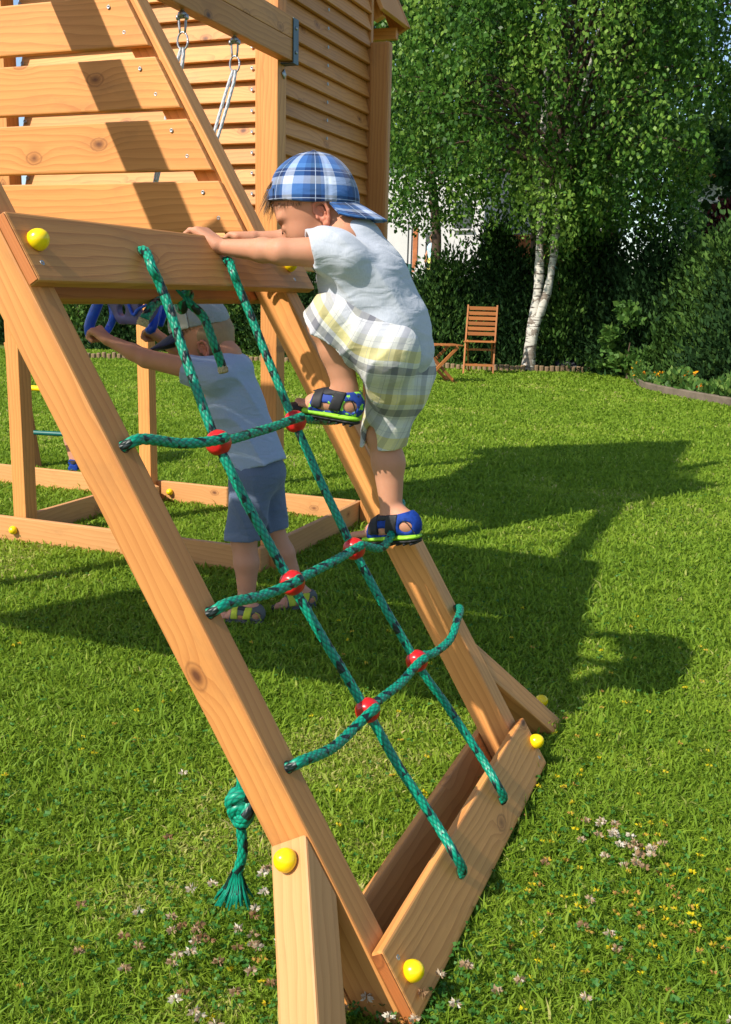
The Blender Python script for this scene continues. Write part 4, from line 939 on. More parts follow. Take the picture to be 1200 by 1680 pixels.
v.mod(lambda X, Y, Z: -.0065*(1-np.abs(np.sin(X*36+np.sin(Z*17)*1.3+Y*22)))**2.2*(.45+.55*np.sin(Z*17+Y*12))+soft(X, Y, Z, 23, 35, .0025)); v.mesh('shorts', M['denim'], b2_, 1)
# grey cap, pale front, navy peak
C2 = J(327, 532, 2.84); cu = Vector((-.22, 0, 1)).normalized(); cfv = Vector((-1, -.32, -.26)).normalized(); F2 = Fr(C2, cfv, cu)
def cap2(extra): 
    v = Vox(C2-Vector((.15, .13, .09)), C2+Vector((.15, .13, .13)), .0036); v.ell(C2, (.100, .098, .088), F2.ax, .01); v.ell(F2(0, -.006), (.095, .093, .083), F2.ax, .001, 's'); v.plane(F2(0, -.012), -F2.u); extra(v); return v
c2o = cap2(lambda v: v.plane(F2(.012, 0), F2.f)).mesh('cap', M['greycap'], b2_, 1)
cap2(lambda v: v.plane(F2(.0125, 0), -F2.f)).mesh('cap_front', M['palecap'], c2o, 1)
Vb = []; nph = 24
for side_ in (0, 1):
    for i_ in range(nph):
        f = math.radians(-68+136*i_/(nph-1)); w = max(0., math.cos(f*90/72*.97))**.6
        for k_ in range(8):
            t = k_/7; L = .082*w; Vb.append(tuple(F2(.097*math.cos(f)+L*t, -.012-L*t*.38-.022*math.sin(f)**2*(.3+.7*t)-(.004 if side_ else 0), .085*math.sin(f)*(1+.1*t))))
Fb = []
for s_ in (0, 1):
    for i_ in range(nph-1):
        for k_ in range(7):
            a = s_*nph*8+i_*8+k_; q = (a, a+8, a+9, a+1); Fb.append(q if s_ == 0 else q[::-1])
for i_ in range(nph-1): a = i_*8+7; Fb.append((a, a+8, a+8+nph*8, a+nph*8))
link('cap_peak', pymesh('cap_peak', np.array(Vb), Fb, True), M['navy'], c2o)
ro, di = [], []
for i_ in range(1800):
    t = random.uniform(0, 2*math.pi); p = F2(.092*math.cos(t), -.010-random.uniform(0, .035)*(1 if math.cos(t) < -.1 else .15), .079*math.sin(t)*.97)
    ro.append(p); di.append(-F2.u+(p-C2).normalized()*.15)
hairs('hair', b2_, ro, di, .014, M['hair2'], .0008, .3, .1)
v = Vox(H2c-Vector((.14, .13, .13)), H2c+Vector((.14, .13, .12)), .004); v.ell(H2(-.010, -.014), (.094, .092, .080), H2.ax, .01); v.plane(H2(.012, -.02), H2.f+H2.u*.3); v.plane(H2(-.03, -.086), -H2.u-H2.f*.3)
v.mod(lambda X, Y, Z: soft(X, Y, Z, 78, 120, .0014)); v.mesh('hair', M['hair2'], b2_, 1, None, True)
for q in (1, -1): ear(b2_, H2, q, (-.004, -.056, .0735*q), 1.1, M['ear'])
for ft in ((f2L, a2L), (f2R, a2R)): sandal(b2_, *ft[0], ft[1], .0255, (M['sandgrey'], M['sandlime'], M['black'], M['sandgrey']), .0032)

# ---------------- child 3: mostly hidden behind the near rail and the post
YB = 5.05
b3 = tag(empty('person', onZ(125, 770)), 'child mostly hidden behind the near rail, bare leg showing, hand on yellow bar', 'person')
v = Vox(J(0, 800, YB)-Vector((.25, .3, .05)), J(240, 440, YB)+Vector((.3, .4, .10)), .009)
fo = onZ(122, 768, .02); YB = fo.y
G3 = (onZ(128, 768, .016), onZ(116, 776, .016)); G3 = lens(*G3, .16)
kn3 = J(112, 700, YB); hp3 = J(118, 640, YB); ch3 = J(85, 575, YB); hd3 = J(55, 525, YB)
v.chain([hp3, kn3, kn3.lerp(J(121, 760, YB), .4), J(121, 760, YB)], [.07, .045, .045, .028], .02); v.chain([hp3+Vector((.05, .1, 0)), J(150, 705, YB+.1), J(160, 765, YB+.1)], [.07, .045, .028], .02)
v.cap(hp3, ch3, .08, .085, .03, sq=((0, 1, 0), 1.2)); v.cap(ch3, hd3, .06, .045, .03); head_sdf(v, Fr(hd3, (-.8, .2, -.5), (0, 0, 1)), ch3, .045, 1.05)
v.chain([ch3, J(70, 610, YB-.12), J(55, 636, sf_y:=YA-.2)], [.04, .03, .022], .02); v.ell(J(52, 637, sf_y), (.03, .03, .028), None, .02)
foot_skin(v, *G3, J(121, 758, YB), .028); v.mesh('body', M['skin'], b3, 1)
v = Vox(ch3-Vector((.25, .25, .35)), ch3+Vector((.35, .3, .2)), .009); v.cap(ch3, hp3, .098, .10, .03, sq=((0, 1, 0), 1.2)); v.mesh('shirt', M['heather'], b3, 1)
v = Vox(kn3-Vector((.3, .25, .1)), hp3+Vector((.4, .4, .15)), .009); v.ell(hp3, (.10, .12, .09), None, .02); v.cap(hp3, kn3.lerp(hp3, .25), .09, .07, .03); v.mesh('shorts', M['navy'], b3, 1)
sandal(b3, *G3, J(121, 758, YB), .028, (M['sandal2'], M['black'], M['black'], M['sandgrey']), .006, straps=False)
# ------------------------------------------------------------------ leaves, trees, hedge
def leaves(name, C, D, S, asp, mat, parent=None, seed=1, fold=.0, rnd=None, mw=None):
    r = np.random.default_rng(seed); n = len(C); D = D/np.linalg.norm(D, axis=1)[:, None]
    R = r.normal(size=(n, 3)); R -= D*(R*D).sum(1)[:, None]; R /= np.linalg.norm(R, axis=1)[:, None]
    N_ = np.cross(D, R); S = S[:, None]; V = np.empty((n, 4, 3)); V[:, 0] = C; V[:, 2] = C+D*S; mid = C+D*S*.42
    V[:, 1] = mid+R*S*asp+N_*S*fold; V[:, 3] = mid-R*S*asp+N_*S*fold
    F = np.arange(n*4).reshape(n, 4); a = r.random((n, 1)) if rnd is None else np.clip(rnd[:, None]+r.normal(size=(n, 1))*.18, 0, 1)
    A = np.repeat(np.hstack([a, r.random((n, 1)), a*0]), 4, axis=0)
    return link(name, pymesh(name, V.reshape(-1, 3), F, False, {'rnd': A}), mat, parent, mw)
def unit(r, n): v = r.normal(size=(n, 3)); return v/np.linalg.norm(v, axis=1)[:, None]
bx, by = onY(866, 614, 14.5).x, 14.5
birch = tag(empty('birch_tree', (bx, by, 0)), 'birch with white forked trunk and hanging leafy twigs, behind the lawn', 'tree')
P14 = lambda x, y, Y=14.5: onY(x, y, Y)
def limb(name, pts, rad, mat, parent, n=12, seed=0):
    return tube(name, pts, rad, mat, parent, n, .06, lambda q, th: .006*np.sin(q*9+th*2)+.004*np.sin(q*23+th*3))
tr = limb('trunk', [P14(867, 622), P14(868, 590), P14(871, 560), P14(876, 525), P14(884, 470), P14(886, 410), P14(888, 350), P14(890, 280), P14(893, 200), P14(898, 100), P14(903, -60), P14(905, -240)], [.105, .08, .07, .058, .05, .047, .044, .04, .035, .03, .02, .01], M['bark'], birch)
limb('trunk', [P14(870, 580), P14(878, 540, 14.45), P14(892, 500, 14.42), P14(902, 462, 14.4), P14(910, 410, 14.4), P14(914, 365, 14.4), P14(925, 290, 14.45), P14(950, 180, 14.3), P14(985, 40, 14.2)], [.07, .06, .052, .05, .047, .042, .034, .025, .01], M['bark'], birch)
r = np.random.default_rng(11)
cc = P14(905, 60); CR = np.array([2.75, 2.4, 3.6])
boughs = []
while len(boughs) < 250:
    u = unit(r, 1)[0]; rad = r.uniform(.35, 1.)**.6; p = A3(cc)+u*CR*rad
    if p[2] < 2.3+1.0*abs(u[0])*0: continue
    boughs.append(p)
boughs = np.array(boughs); C_, D_, S_, Rn = [], [], [], []
tw_parts = []
for bi, b in enumerate(boughs):
    base = A3(P14(900, 150))*0+np.array([bx+.35, by, min(b[2]+.2, max(2.6, b[2]-.9))])
    if bi % 2 == 0:
        Q_ = catmull([base, base*.5+b*.5+np.array([0, 0, .35]), b], 5); ss = np.linspace(0, 1, len(Q_)); tw_parts.append(tube_arrays(Q_, ss, .028*(1-ss)+.005, 5))
    tone = r.uniform(.05, 1.)
    for k in range(r.integers(18, 30)):
        s0 = b+r.normal(size=3)*np.array([.25, .25, .20]); L = r.uniform(.25, .85); out = (b-A3(cc)); out[2] = 0; out = out/(np.linalg.norm(out)+.3)*.25
        m_ = int(L/.030); t = np.linspace(0, 1, m_)[:, None]; pts_ = s0+np.array([out[0], out[1], 0])*t*L*(1-t*.5)+np.array([0, 0, -1.])*L*t**1.25
        C_.append(pts_+r.normal(size=(m_, 3))*.045); d = r.normal(size=(m_, 3))*.75+np.array([0, 0, -1.]); D_.append(d); S_.append(r.uniform(.045, .082, m_)); Rn.append(np.full(m_, tone+r.normal()*.1))
C_, D_, S_, Rn = np.vstack(C_), np.vstack(D_), np.concatenate(S_), np.concatenate(Rn)
keep = (C_[:, 2] > 1.55+.5*np.sin(C_[:, 0]*2.3)**2) & ~((C_[:, 0] < P14(735, 400).x) & (C_[:, 2] < P14(700, 372).z+.12*np.sin(C_[:, 0]*9))) & ~((C_[:, 0] > P14(1148, 400).x+.1*np.sin(C_[:, 2]*7)) & (C_[:, 2] < P14(1150, 195).z))
leaves('crown', C_[keep], D_[keep], S_[keep], .36, M['birch_leaf'], birch, 5, .08, Rn[keep])
V, F, A = join_arrays(tw_parts); link('branches', pymesh('branches', V, [tuple(f[:3]) if f[2] == f[3] else tuple(f) for f in F.tolist()], True), M['twig'], birch)

def bushy(nm, label, cat, loc, h, rad, n, mat, seed, leaf=.06, asp=.35, group=None, shape='round', trunk=.06, up=.0, z0=.0, tone=None):
    r = np.random.default_rng(seed); t_ = tag(empty(nm, (loc[0], loc[1], 0)), label, cat, group)
    nb = max(10, n//260); C_, D_, S_, R_ = [], [], [], []
    for k in range(nb):
        if shape == 'cone':
            z = z0+(h-z0)*(1-math.sqrt(r.random()))*.98; rr = rad*(1-(z-z0)/(h-z0))**.55*r.uniform(.45, 1.05); a = r.uniform(0, 6.28); b = np.array([math.cos(a)*rr, math.sin(a)*rr, z])
            sg = np.array([.13, .13, .16])*rad/.6
        else:
            u = unit(r, 1)[0]*r.uniform(.35, 1.)**.5; b = np.array([u[0]*rad, u[1]*rad, z0+(h-z0)*.5+u[2]*(h-z0)*.5]); sg = np.array([.18, .18, .16])*rad
        m_ = int(n/nb*r.uniform(.6, 1.4)); p = b+r.normal(size=(m_, 3))*sg; p[:, 2] = np.maximum(p[:, 2], .02)
        out = p-np.array([0, 0, b[2]-.2]); out[:, 2] *= .3; out /= np.linalg.norm(out, axis=1)[:, None]+1e-6
        C_.append(p); D_.append(out*.7+unit(r, m_)*.8+np.array([0, 0, up])); S_.append(leaf*r.uniform(.6, 1.3, m_)); R_.append(np.full(m_, (r.uniform(.1, .7) if tone is None else tone+r.normal()*.12)))
    M4 = Matrix.Translation((loc[0], loc[1], 0))
    leaves('crown', np.vstack(C_), np.vstack(D_), np.concatenate(S_), asp, mat, t_, seed+1, .05, np.concatenate(R_), M4)
    L0 = Vector((loc[0], loc[1], 0)); tp = h*.8 if shape == 'cone' else max(z0+(h-z0)*.5, .3)
    tube('trunk', [L0+Vector((0, 0, -.02)), L0+Vector((.02*h, .01, tp*.35)), L0+Vector((-.01*h, 0, tp*.7)), L0+Vector((.01, 0, tp))], [trunk, trunk*.8, trunk*.6, trunk*.25], M['twig'], t_, 8, .15)
    return t_
hg = 'dark conifers of the hedge behind the lawn'
def gx_(x, y=600): p = onZ(x, y); return p
hx = [(700, 1.45), (738, 1.6), (805, 2.1), (845, 1.85), (925, 2.3), (975, 2.1), (1030, 2.0), (1082, 2.15), (1135, 1.85), (1185, 1.95), (1235, 2.3), (655, 1.3)]
lab = {700: 'dark conifer behind the folding stool, left of the garden chair', 738: 'low conifer directly behind the back of the garden chair', 805: 'conifer between the garden chair and the birch trunk', 845: 'conifer touching the left side of the birch trunk',
       925: 'tall conifer right of the birch trunk, above the black tarpaulin', 975: 'conifer behind the right end of the black tarpaulin', 1030: 'conifer in deep shade left of the flower bed', 1082: 'conifer at the left end of the flower bed', 1135: 'conifer behind the middle of the flower bed',
       1185: 'tall conifer behind the right end of the flower bed', 1235: 'conifer at the right edge of the photo', 655: 'conifer behind the climbing boy, right of the tower post'}
for k, (x, h) in enumerate(hx):
    Y = 15.4 if x < 1000 else 15.4-(x-1000)*.009; p = onY(x, 590, Y)
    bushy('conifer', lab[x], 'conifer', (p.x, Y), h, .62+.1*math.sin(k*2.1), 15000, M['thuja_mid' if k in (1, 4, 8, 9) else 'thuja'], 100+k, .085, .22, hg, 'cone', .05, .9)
labl = ['sunlit conifer below the top board, left of the swing seat', 'conifer behind the blue swing seat', 'conifer behind the grey cap of the standing boy', 'conifer between the two upright ropes', 'conifer behind the tower corner post', 'conifer left of the climbing boy\'s raised knee', 'conifer behind the left tower post']
for k, x in enumerate((130, 210, 290, 370, 450, 520, 40)):
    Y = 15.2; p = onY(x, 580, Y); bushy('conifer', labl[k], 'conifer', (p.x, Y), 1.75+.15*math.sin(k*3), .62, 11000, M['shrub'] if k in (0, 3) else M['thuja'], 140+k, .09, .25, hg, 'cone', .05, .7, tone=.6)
for k, (x, y, Y, h, rad, n, mt, lb) in enumerate([(1030, 600, 13.9, .95, .30, 1800, 'shrub', 'light green leafy sapling left of the flower bed'), (1000, 602, 14.6, .35, .2, 600, 'shrub', 'small bright bush between the black tarpaulin and the leafy sapling'), (1172, 600, 15.9, 2.55, .42, 2600, 'redleaf', 'dark red leaved shrub beyond the right conifers')]):
    p = onY(x, y, Y); bushy('leafy_shrub', lb, 'shrub', (p.x, Y), h, rad, n, M[mt], 170+k, .09 if mt == 'shrub' else .08, .4, None, 'round', .02, .2, .05)
for k, (x, Y, h, rad, z0, n, lb) in enumerate([(700, 21, 8.5, 2.4, 3.6, 16000, 'dark broadleaf tree filling the gap behind the birch, on the left'), (860, 23, 9.5, 2.8, 2.9, 16000, 'tall dark tree directly behind the birch crown'), (990, 21, 7.0, 2.0, 2.5, 12000, 'dark broadleaf tree behind the right half of the birch crown'), (1225, 19, 4.6, 1.1, 1.6, 6000, 'green tree at the right edge before the orange walled house')]):
    p = onY(x, 500, Y); bushy('broadleaf_tree', lb, 'tree', (p.x, Y), h, rad, n, M['darkleaf'], 180+k, .13, .38, None, 'round', .14, -.2, z0)

# ------------------------------------------------------------------ fence, edging, flower bed, tarp
M['fence'] = plain('dark green fence post', (.01, .07, .055), .5, .3)
fe = tag(empty('garden_fence', onY(700, 600, 16.3)), 'thin green wire fence with round posts, half hidden in the hedge', 'fence')
fpx = [150, 310, 505, 668, 788, 905, 1017, 1130]; fz = 1.55
fp = []
for x in fpx:
    p = onY(x, 590, 16.3 if x > 600 else 15.75); p.z = 0; fp.append(p); tube('fence_post', [p, p+Vector((0, 0, fz))], .035, M['fence'], fe, 10, .3, None, 0)
for k in range(9): z = .1+k*.17; parts = None; tube('wire', [(a.x, a.y, z) for a in fp], .0035, M['fence'], fe, 5, .8, None, 0)
M['stake'] = wood('weathered stakes', (.24, .16, .09), (.15, .10, .055), (.08, .05, .03), .8)
def edging(label, pts, hgt=.10, sp=.075, rad=.036):
    P, q = resample(np.array([tuple(p) for p in pts], float), sp); parts = []
    for k, p in enumerate(P):
        h_ = hgt*random.uniform(.85, 1.12); rr = rad*random.uniform(.9, 1.05); Q_ = np.array([[p[0], p[1], -.02], [p[0], p[1], h_-.01], [p[0], p[1], h_]]); parts.append(tube_arrays(Q_, np.array([0, .1, .12]), np.array([rr, rr, rr*.8]), 8))
    V, F, A = join_arrays(parts); o = link('lawn_edging', pymesh('lawn_edging', V, [tuple(f[:3]) if f[2] == f[3] else tuple(f) for f in F.tolist()], False), M['stake']); return tag(o, label, 'lawn edging', 'timber stake edging round the lawn')
edging('row of short timber stakes at the foot of the hedge, seen below the swing', [onZ(60, 588), onZ(300, 592), onZ(520, 597)])
edging('row of short timber stakes behind the garden chair', [onZ(640, 606), onZ(730, 607), onZ(858, 611)])
edging('row of short timber stakes from the birch to the flower bed', [onZ(880, 611), onZ(1000, 613), onZ(1040, 622)])
kb = [onZ(1038, 625), onZ(1062, 640), onZ(1110, 651), onZ(1200, 668), onZ(1300, 690)]
M['kerb'] = plain('weathered concrete', (.14, .11, .08), .9, .2, noise=.25, nscale=8)
P, q = resample(catmull(kb, 6), .05); T = np.gradient(P, axis=0); T /= np.linalg.norm(T, axis=1)[:, None]; Sd = np.stack([T[:, 1], -T[:, 0], T[:, 2]*0], 1)
prof = [(-.035, -.02), (-.035, .085), (-.027, .095), (.027, .095), (.035, .085), (.035, -.02)]
V = np.stack([P+Sd*a+np.array([0, 0, b+.0]) for a, b in prof], 1).reshape(-1, 3); m_ = len(prof); F = [(i*m_+j, (i+1)*m_+j, (i+1)*m_+j+1, i*m_+j+1) for i in range(len(P)-1) for j in range(m_-1)]+[tuple(range(m_)), tuple(range((len(P)-1)*m_, len(P)*m_))[::-1]]
tag(link('bed_kerb', pymesh('bed_kerb', V, F), M['kerb']), 'curved low concrete kerb in front of the flower bed', 'kerb')
r = np.random.default_rng(31); n = 5200; a = r.random(n); kp_ = np.stack([np.interp(a, q/q[-1], P[:, i]) for i in range(3)], 1); off = r.random(n)**1.2*1.6+.06
pp = kp_+np.array([-.25, 1., 0])*off[:, None]; pp[:, 2] = r.random(n)*.26*(.4+.6*np.sin(pp[:, 0]*5)**2)
tag(leaves('bed_plants', pp, unit(r, n)*.7+np.array([0, 0, .8]), r.uniform(.05, .10, n), .3, M['shrub'], None, 32, .05), 'low green plants crowding the flower bed at the right', 'bedding plants', kind='stuff')
n = 55; idx = r.integers(0, len(pp), n); fc = pp[idx]+np.array([0, 0, .05]); fc = np.repeat(fc, 6, axis=0)+r.normal(size=(n*6, 3))*.012
tag(leaves('bed_flowers', fc, unit(r, n*6)+np.array([0, -.3, .5]), r.uniform(.025, .045, n*6), .5, M['petalo'], None, 33, .0), 'small orange and yellow flowers dotted over the flower bed', 'flowers', kind='stuff')
M['tarp'] = plain('black tarpaulin', (.012, .014, .022), .45, .4)
tp = onZ(932, 610); Y = tp.y
v = Vox((tp.x-.45, Y-.3, -.02), (tp.x+.45, Y+.45, .40), .012)
v.ell((tp.x, Y+.1, .03), (.34, .22, .14), None, .05); v.ell((tp.x-.08, Y+.14, .12), (.16, .14, .12), None, .06); v.ell((tp.x+.2, Y, .02), (.14, .12, .08), None, .05)
v.mod(lambda X, Y, Z: soft(X, Y, Z, 5, 22, .018)+soft(X, Y, Z, 6, 55, .006)); tag(v.mesh('tarpaulin', M['tarp'], None, 1), 'crumpled black tarpaulin lying on the lawn edge beside the birch', 'tarpaulin')

# ------------------------------------------------------------------ folding chair and stool
M['teak'] = wood('oiled teak', (.42, .15, .035), (.24, .075, .018), (.1, .03, .01), .55)
def slat(nm, a, b, wd, w, t, par): return board(nm, a, b, wd, w, t, M['teak'], par, .002)
g = onZ(786, 614); ch = tag(empty('folding_chair', g), 'orange brown slatted wooden folding chair on the lawn in front of the hedge', 'chair')
rz = math.radians(12); ex = Vector((math.cos(rz), math.sin(rz), 0)); ey = Vector((-ex.y, ex.x, 0))   # ey points away from the camera (the chair faces it)
def CPt(x, y, z): return Vector((g.x, g.y, 0))+ex*x+ey*y+Vector((0, 0, z))
for sx in (-.20, .20):
    slat('back_rail', CPt(sx, -.22, 0), CPt(sx, .22, .93), ey, .038, .022, ch); slat('leg', CPt(sx*.82, .30, 0), CPt(sx*.82, -.16, .46), ey, .036, .02, ch)
for k in range(6): z = .52+.068*k+.03; y = -.22+.44*z/.93; slat('back_slat', CPt(-.19, y, z), CPt(.19, y, z), (0, 0, 1), .048, .012, ch)
for k in range(6): slat('seat_slat', CPt(-.215, -.20+.065*k, .45), CPt(.215, -.20+.065*k, .45), ey, .052, .014, ch)
slat('stretcher', CPt(-.19, -.155, .135), CPt(.19, -.155, .135), (0, 0, 1), .03, .015, ch); slat('stretcher', CPt(-.16, .18, .12), CPt(.16, .18, .12), (0, 0, 1), .03, .015, ch); slat('stretcher', CPt(-.19, -.05, .34), CPt(.19, -.05, .34), (0, 0, 1), .03, .015, ch)
g2 = onZ(714, 628); st = tag(empty('folding_stool', g2), 'orange wooden folding stool with crossed legs, half hidden behind the climbing boy', 'stool'); rz = math.radians(35); ex = Vector((math.cos(rz), math.sin(rz), 0)); ey = Vector((-ex.y, ex.x, 0))
def SPt(x, y, z): return Vector((g2.x, g2.y, 0))+ex*x+ey*y+Vector((0, 0, z))
for sy in (-.18, .18):
    slat('leg', SPt(-.22, sy, 0), SPt(.22, sy, .45), ex, .036, .02, st); slat('leg', SPt(.22, sy*.85, 0), SPt(-.22, sy*.85, .45), ex, .036, .02, st)
    slat('stretcher', SPt(sy/.18*.17, -.18, .06), SPt(sy/.18*.17, .18, .06), (0, 0, 1), .028, .014, st)
for k in range(6): slat('seat_slat', SPt(-.24+.096*k, -.21, .465), SPt(-.24+.096*k, .21, .465), ex, .07, .014, st)
M['teal'] = plain('teal plastic', (.01, .16, .22), .4, .4)
tc = onZ(697, 633); v = Vox(tc-Vector((.16, .16, .02)), tc+Vector((.16, .16, .12)), .006); v.ell(tc+Vector((0, 0, .0)), (.10, .07, .05)); v.ell(tc+Vector((0, 0, .06)), (.08, .055, .05), None, .005, 's')
tag(v.mesh('toy_dish', M['teal'], None, 1), 'small teal plastic dish lying on the grass under the stool', 'toy')

# ------------------------------------------------------------------ houses beyond the hedge
M['render'] = plain('white house render', (.52, .51, .50), .9, .2, noise=.05, nscale=3); M['roof'] = plain('grey roof tiles', (.10, .11, .13), .7, .2, noise=.3, nscale=6)
M['terra'] = plain('orange brown cladding', (.38, .13, .05), .8, .2, noise=.25, nscale=5); M['glass'] = plain('dark window glass', (.03, .035, .04), .1, .6); M['greyfr'] = plain('grey frame', (.16, .16, .17), .6, .3)
def hbox(nm, x0, y0, x1, y1, Y, dpt, mat, par, bev=.01):
    a, b = onY(x0, y1, Y), onY(x1, y0, Y); return box(nm, (a.x, Y, max(a.z, 0)), (b.x, Y+dpt, b.z), mat, par, bev, 0)
h1 = tag(empty('house', onY(720, 480, 30)), 'white rendered house with dark windows, glimpsed between tower post and birch', 'house')
hbox('wall', 560, 250, 800, 500, 30, 6, M['render'], h1); hbox('roof', 540, 205, 820, 250, 29.4, 7.5, M['roof'], h1)
for x0, y0, x1, y1 in ((676, 372, 686, 446), (697, 380, 722, 440), (745, 330, 775, 375), (600, 340, 630, 400)): w_ = hbox('window', x0, y0, x1, y1, 29.96, .05, M['terra'] if x1 < 690 else M['glass'], h1); hbox('sill', x0-2, y1, x1+2, y1+3, 29.88, .1, M['render'], w_)
for x in (668, 674): hbox('pillar', x-2.5, 360, x+2.5, 500, 28.6, .12, M['greyfr'], h1)
hbox('balustrade', 680, 440, 790, 462, 28.5, .06, M['render'], h1); hbox('terrace', 640, 462, 800, 500, 28.4, 1.6, M['greyfr'], h1)
h2 = tag(empty('house', onY(860, 480, 33)), 'orange brown clad house behind the birch trunk', 'house'); hbox('wall', 806, 385, 960, 500, 33, 6, M['terra'], h2); hbox('upper_wall', 806, 235, 1000, 384, 33.1, 5, M['render'], h2); hbox('roof', 795, 195, 1010, 234, 32.6, 7, M['roof'], h2); hbox('window', 835, 300, 862, 345, 33.05, .04, M['glass'], h2)
h3 = tag(empty('house', onY(1180, 480, 26)), 'white and orange house with grey roof at the right edge', 'house'); hbox('wall', 1110, 300, 1330, 500, 26, 7, M['render'], h3); hbox('balcony_wall', 1105, 248, 1330, 290, 25.6, .3, M['terra'], h3); hbox('upper_wall', 1130, 222, 1330, 299, 26.1, 6, M['render'], h3); hbox('roof', 1100, 196, 1350, 219, 25.3, 8, M['roof'], h3); hbox('window', 1172, 345, 1200, 395, 25.96, .05, M['glass'], h3)
# woman on the terrace, far away
YP = 27.6; JP = lambda x, y, Y=YP: onY(x, y, Y); pw = tag(empty('person', JP(711, 458)), 'distant standing person in white and blue top and yellow skirt by the white house', 'person')
v = Vox(JP(690, 480)-Vector((.1, .3, .1)), JP(730, 375)+Vector((.1, .3, .1)), .02)
v.ell(JP(711, 390), (.09, .10, .12), None, .02); v.cap(JP(711, 395), JP(710, 402), .05, .05, .02); v.cap(JP(710, 407), JP(711, 425), .13, .12, .03, sq=((0, 1, 0), .8)); v.chain([JP(706, 405), JP(700, 418), JP(698, 430)], [.05, .04, .03], .02); v.chain([JP(716, 405), JP(718, 395), JP(716, 385)], [.05, .04, .03], .02)
for dx in (-3, 4): v.cap(JP(711+dx, 430), JP(711+dx, 470), .08, .05, .03)
v.mesh('body', M['skin'], pw, 1)
v = Vox(JP(690, 450)-Vector((.1, .3, .1)), JP(730, 385)+Vector((.1, .3, .1)), .02); v.cap(JP(710, 407), JP(711, 424), .155, .14, .03, sq=((0, 1, 0), .9)); v.mesh('top', plain('white blue top', (.45, .62, .72), .8, .2), pw, 1)
v = Vox(JP(685, 480)-Vector((.1, .3, .1)), JP(735, 410)+Vector((.1, .3, .1)), .02); v.cap(JP(711, 428), JP(712, 452), .16, .21, .03); v.mesh('skirt', plain('yellow skirt', (.65, .62, .15), .8, .2), pw, 1)

# ------------------------------------------------------------------ lawn
def vnoise(x, y, f, seed):
    r = np.random.default_rng(seed); g_ = r.random((64, 64)); u = (x*f) % 64; v_ = (y*f) % 64; i0 = np.floor(u).astype(int); j0 = np.floor(v_).astype(int); a = u-i0; b = v_-j0; a = a*a*(3-2*a); b = b*b*(3-2*b)
    i1 = (i0+1) % 64; j1 = (j0+1) % 64; return (g_[i0 % 64, j0 % 64]*(1-a)+g_[i1, j0 % 64]*a)*(1-b)+(g_[i0 % 64, j1]*(1-a)+g_[i1, j1]*a)*b
def wedge(r, n, d0, d1, a0=-.86, a1=.12):
    d = np.exp(r.uniform(math.log(d0), math.log(d1), n)); a = r.uniform(a0, a1, n); return np.sin(a)*d, np.cos(a)*d, d
def blades(name, label, n, d0, d1, seed, hmul=1., wmul=1., cat='grass'):
    r = np.random.default_rng(seed); x, y, d = wedge(r, n, d0, d1)
    n1 = vnoise(x, y, 1.1, 1); n2 = vnoise(x, y, 4.5, 2); n3 = vnoise(x, y, 14., 3)
    dry = np.clip((n1*.45+n2*.35+n3*.25-.55)*3.6, 0, 1)
    h = (.012+.011*n3+.012*r.random(n)**2)*(1.1-.4*dry)*hmul*(1+.05*d); w = (.0011+.00085*d**.9)*wmul*r.uniform(.7, 1.3, n)
    th = r.uniform(0, 2*np.pi, n); la = r.uniform(0, 2*np.pi, n); lean = (r.random(n)**1.1*1.0+.15)*h*1.1
    sx, sy = np.cos(th)*w, np.sin(th)*w; lx, ly = np.cos(la)*lean, np.sin(la)*lean
    V = np.zeros((n, 5, 3), np.float32)
    V[:, 0] = np.stack([x-sx, y-sy, 0*x-.002], 1); V[:, 1] = np.stack([x+sx, y+sy, 0*x-.002], 1)
    mx, my, mz = x+lx*.35, y+ly*.35, h*.62; V[:, 2] = np.stack([mx+sx*.85, my+sy*.85, mz], 1); V[:, 3] = np.stack([mx-sx*.85, my-sy*.85, mz], 1)
    V[:, 4] = np.stack([x+lx, y+ly, h*np.clip(1.05-lean/h*.35, .5, 1)], 1)
    b = np.arange(n)[:, None]*5; q = b+np.array([[0, 1, 2, 3]]); t = b+np.array([[3, 2, 4]])
    me = bpy.data.meshes.new(name); me.vertices.add(n*5); me.vertices.foreach_set('co', V.ravel())
    me.loops.add(n*7); me.loops.foreach_set('vertex_index', np.hstack([q, t]).astype(np.int32).ravel())
    me.polygons.add(2*n); ls = (np.arange(n)[:, None]*7+np.array([[0, 4]])).ravel(); me.polygons.foreach_set('loop_start', ls.astype(np.int32)); me.polygons.foreach_set('loop_total', np.tile(np.array([4, 3], np.int32), n)); me.update(calc_edges=True)
    tone = np.clip(.12+.55*dry*r.random(n)**.5+.35*r.random(n)*(.5+n2*.5)+(r.random(n) < .05)*.4, 0, 1)
    a = me.attributes.new('rnd', 'FLOAT_VECTOR', 'POINT'); a.data.foreach_set('vector', np.repeat(np.stack([tone, r.random(n), tone], 1), 5, axis=0).astype(np.float32).ravel()); me.update()
    return tag(link(name, me, M['grass']), label, cat, kind='stuff')
blades('grass', 'short green lawn grass with a few dry patches', 700000, 1.2, 18., 51)
blades('long_grass', 'longer loose grass blades scattered over the near lawn', 14000, 1.25, 8., 52, 1.8, .9)
r = np.random.default_rng(61)
def heads(n_, x, y, z, rad, pet, mat, name, label, cat, size, seed):
    c = np.repeat(np.stack([x, y, z], 1), pet, axis=0); d = unit(np.random.default_rng(seed), n_*pet); d[:, 2] = np.abs(d[:, 2])*.8-.1
    return tag(leaves(name, c+d*rad*.3, d, size*np.random.default_rng(seed+1).uniform(.7, 1.2, n_*pet), .3, mat, None, seed, .0, np.repeat(np.random.default_rng(seed+2).random(n_), pet)), label, cat, kind='stuff')
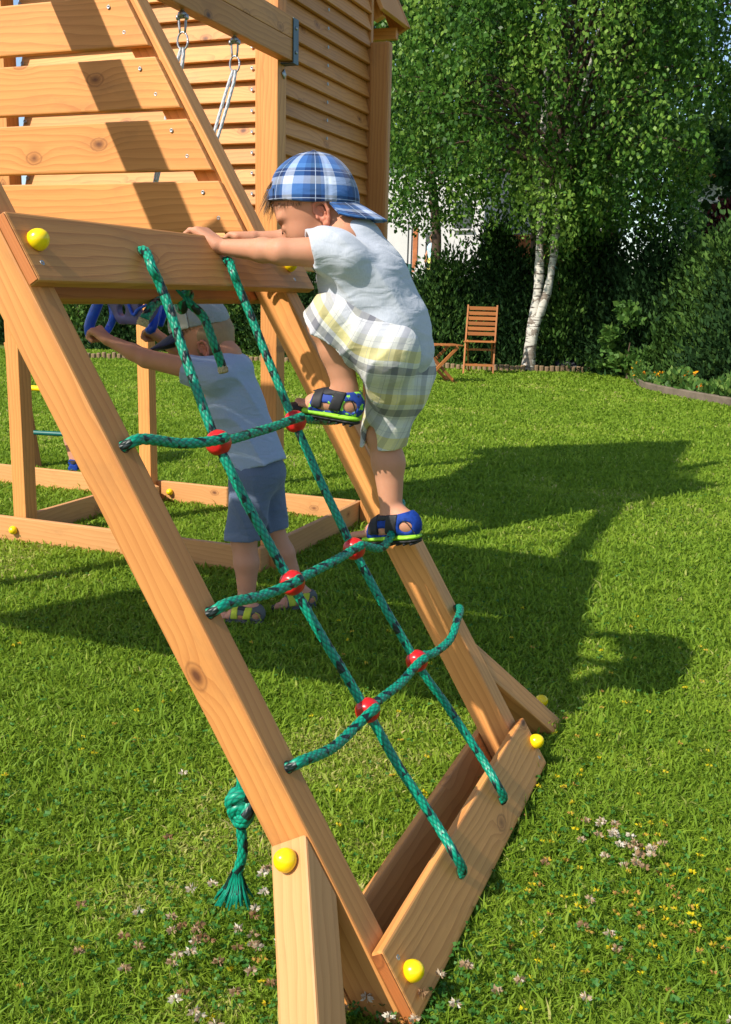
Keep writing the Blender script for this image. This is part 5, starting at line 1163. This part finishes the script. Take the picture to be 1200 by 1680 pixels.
def patch(cx, cy, rad, n_): p = onZ(cx, cy); return p.x+r.normal(size=n_)*rad, p.y+r.normal(size=n_)*rad
xs, ys = [], []
for cx, cy, rad, n_ in ((370, 1590, .10, 30), (400, 1500, .05, 12), (330, 1650, .08, 14), (590, 1665, .05, 18), (700, 1670, .06, 10), (1040, 1430, .04, 26), (960, 1510, .08, 6), (200, 1370, .25, 4), (850, 1650, .1, 4)): a, b = patch(cx, cy, rad, n_); xs.append(a); ys.append(b)
x, y = np.concatenate(xs), np.concatenate(ys); heads(len(x), x, y, r.uniform(.035, .065, len(x)), .008, 22, M['petalw'], 'white_clover', 'white and browning clover heads in the near grass', 'clover flowers', .0085, 62)
xs, ys = [], []
for cx, cy, rad, n_ in ((1150, 1500, .13, 60), (1110, 1600, .15, 45), (900, 1620, .15, 20), (960, 1420, .2, 22), (850, 1330, .15, 30), (430, 1640, .1, 20), (250, 1200, .5, 60), (1000, 1200, .4, 60)): a, b = patch(cx, cy, rad, n_); xs.append(a); ys.append(b)
x, y = np.concatenate(xs), np.concatenate(ys); heads(len(x), x, y, r.uniform(.02, .04, len(x)), .005, 11, M['petaly'], 'yellow_flowers', 'tiny yellow and tan trefoil flowers in the lawn', 'lawn flowers', .0068, 65)
xs, ys = [], []
for cx, cy, rad, n_ in ((350, 1580, .14, 450), (700, 1660, .12, 250), (1100, 1560, .2, 500), (100, 1350, .2, 250), (600, 1660, .1, 200), (950, 1500, .2, 250)): a, b = patch(cx, cy, rad, n_); xs.append(a); ys.append(b)
a, b, _ = wedge(r, 1500, 1.3, 6.); x, y = np.concatenate(xs+[a]), np.concatenate(ys+[b]); n = len(x); c = np.repeat(np.stack([x, y, r.uniform(.018, .042, n)], 1), 3, axis=0); k = np.tile(np.arange(3)*2.094, n)+np.repeat(r.uniform(0, 6, n), 3)
tag(leaves('clover_leaves', c, np.stack([np.cos(k), np.sin(k), r.normal(size=3*n)*.25+.25], 1), np.repeat(r.uniform(.005, .0085, n), 3), .5, M['clover'], None, 66, .0), 'green three part clover leaves among the grass', 'clover', kind='stuff')
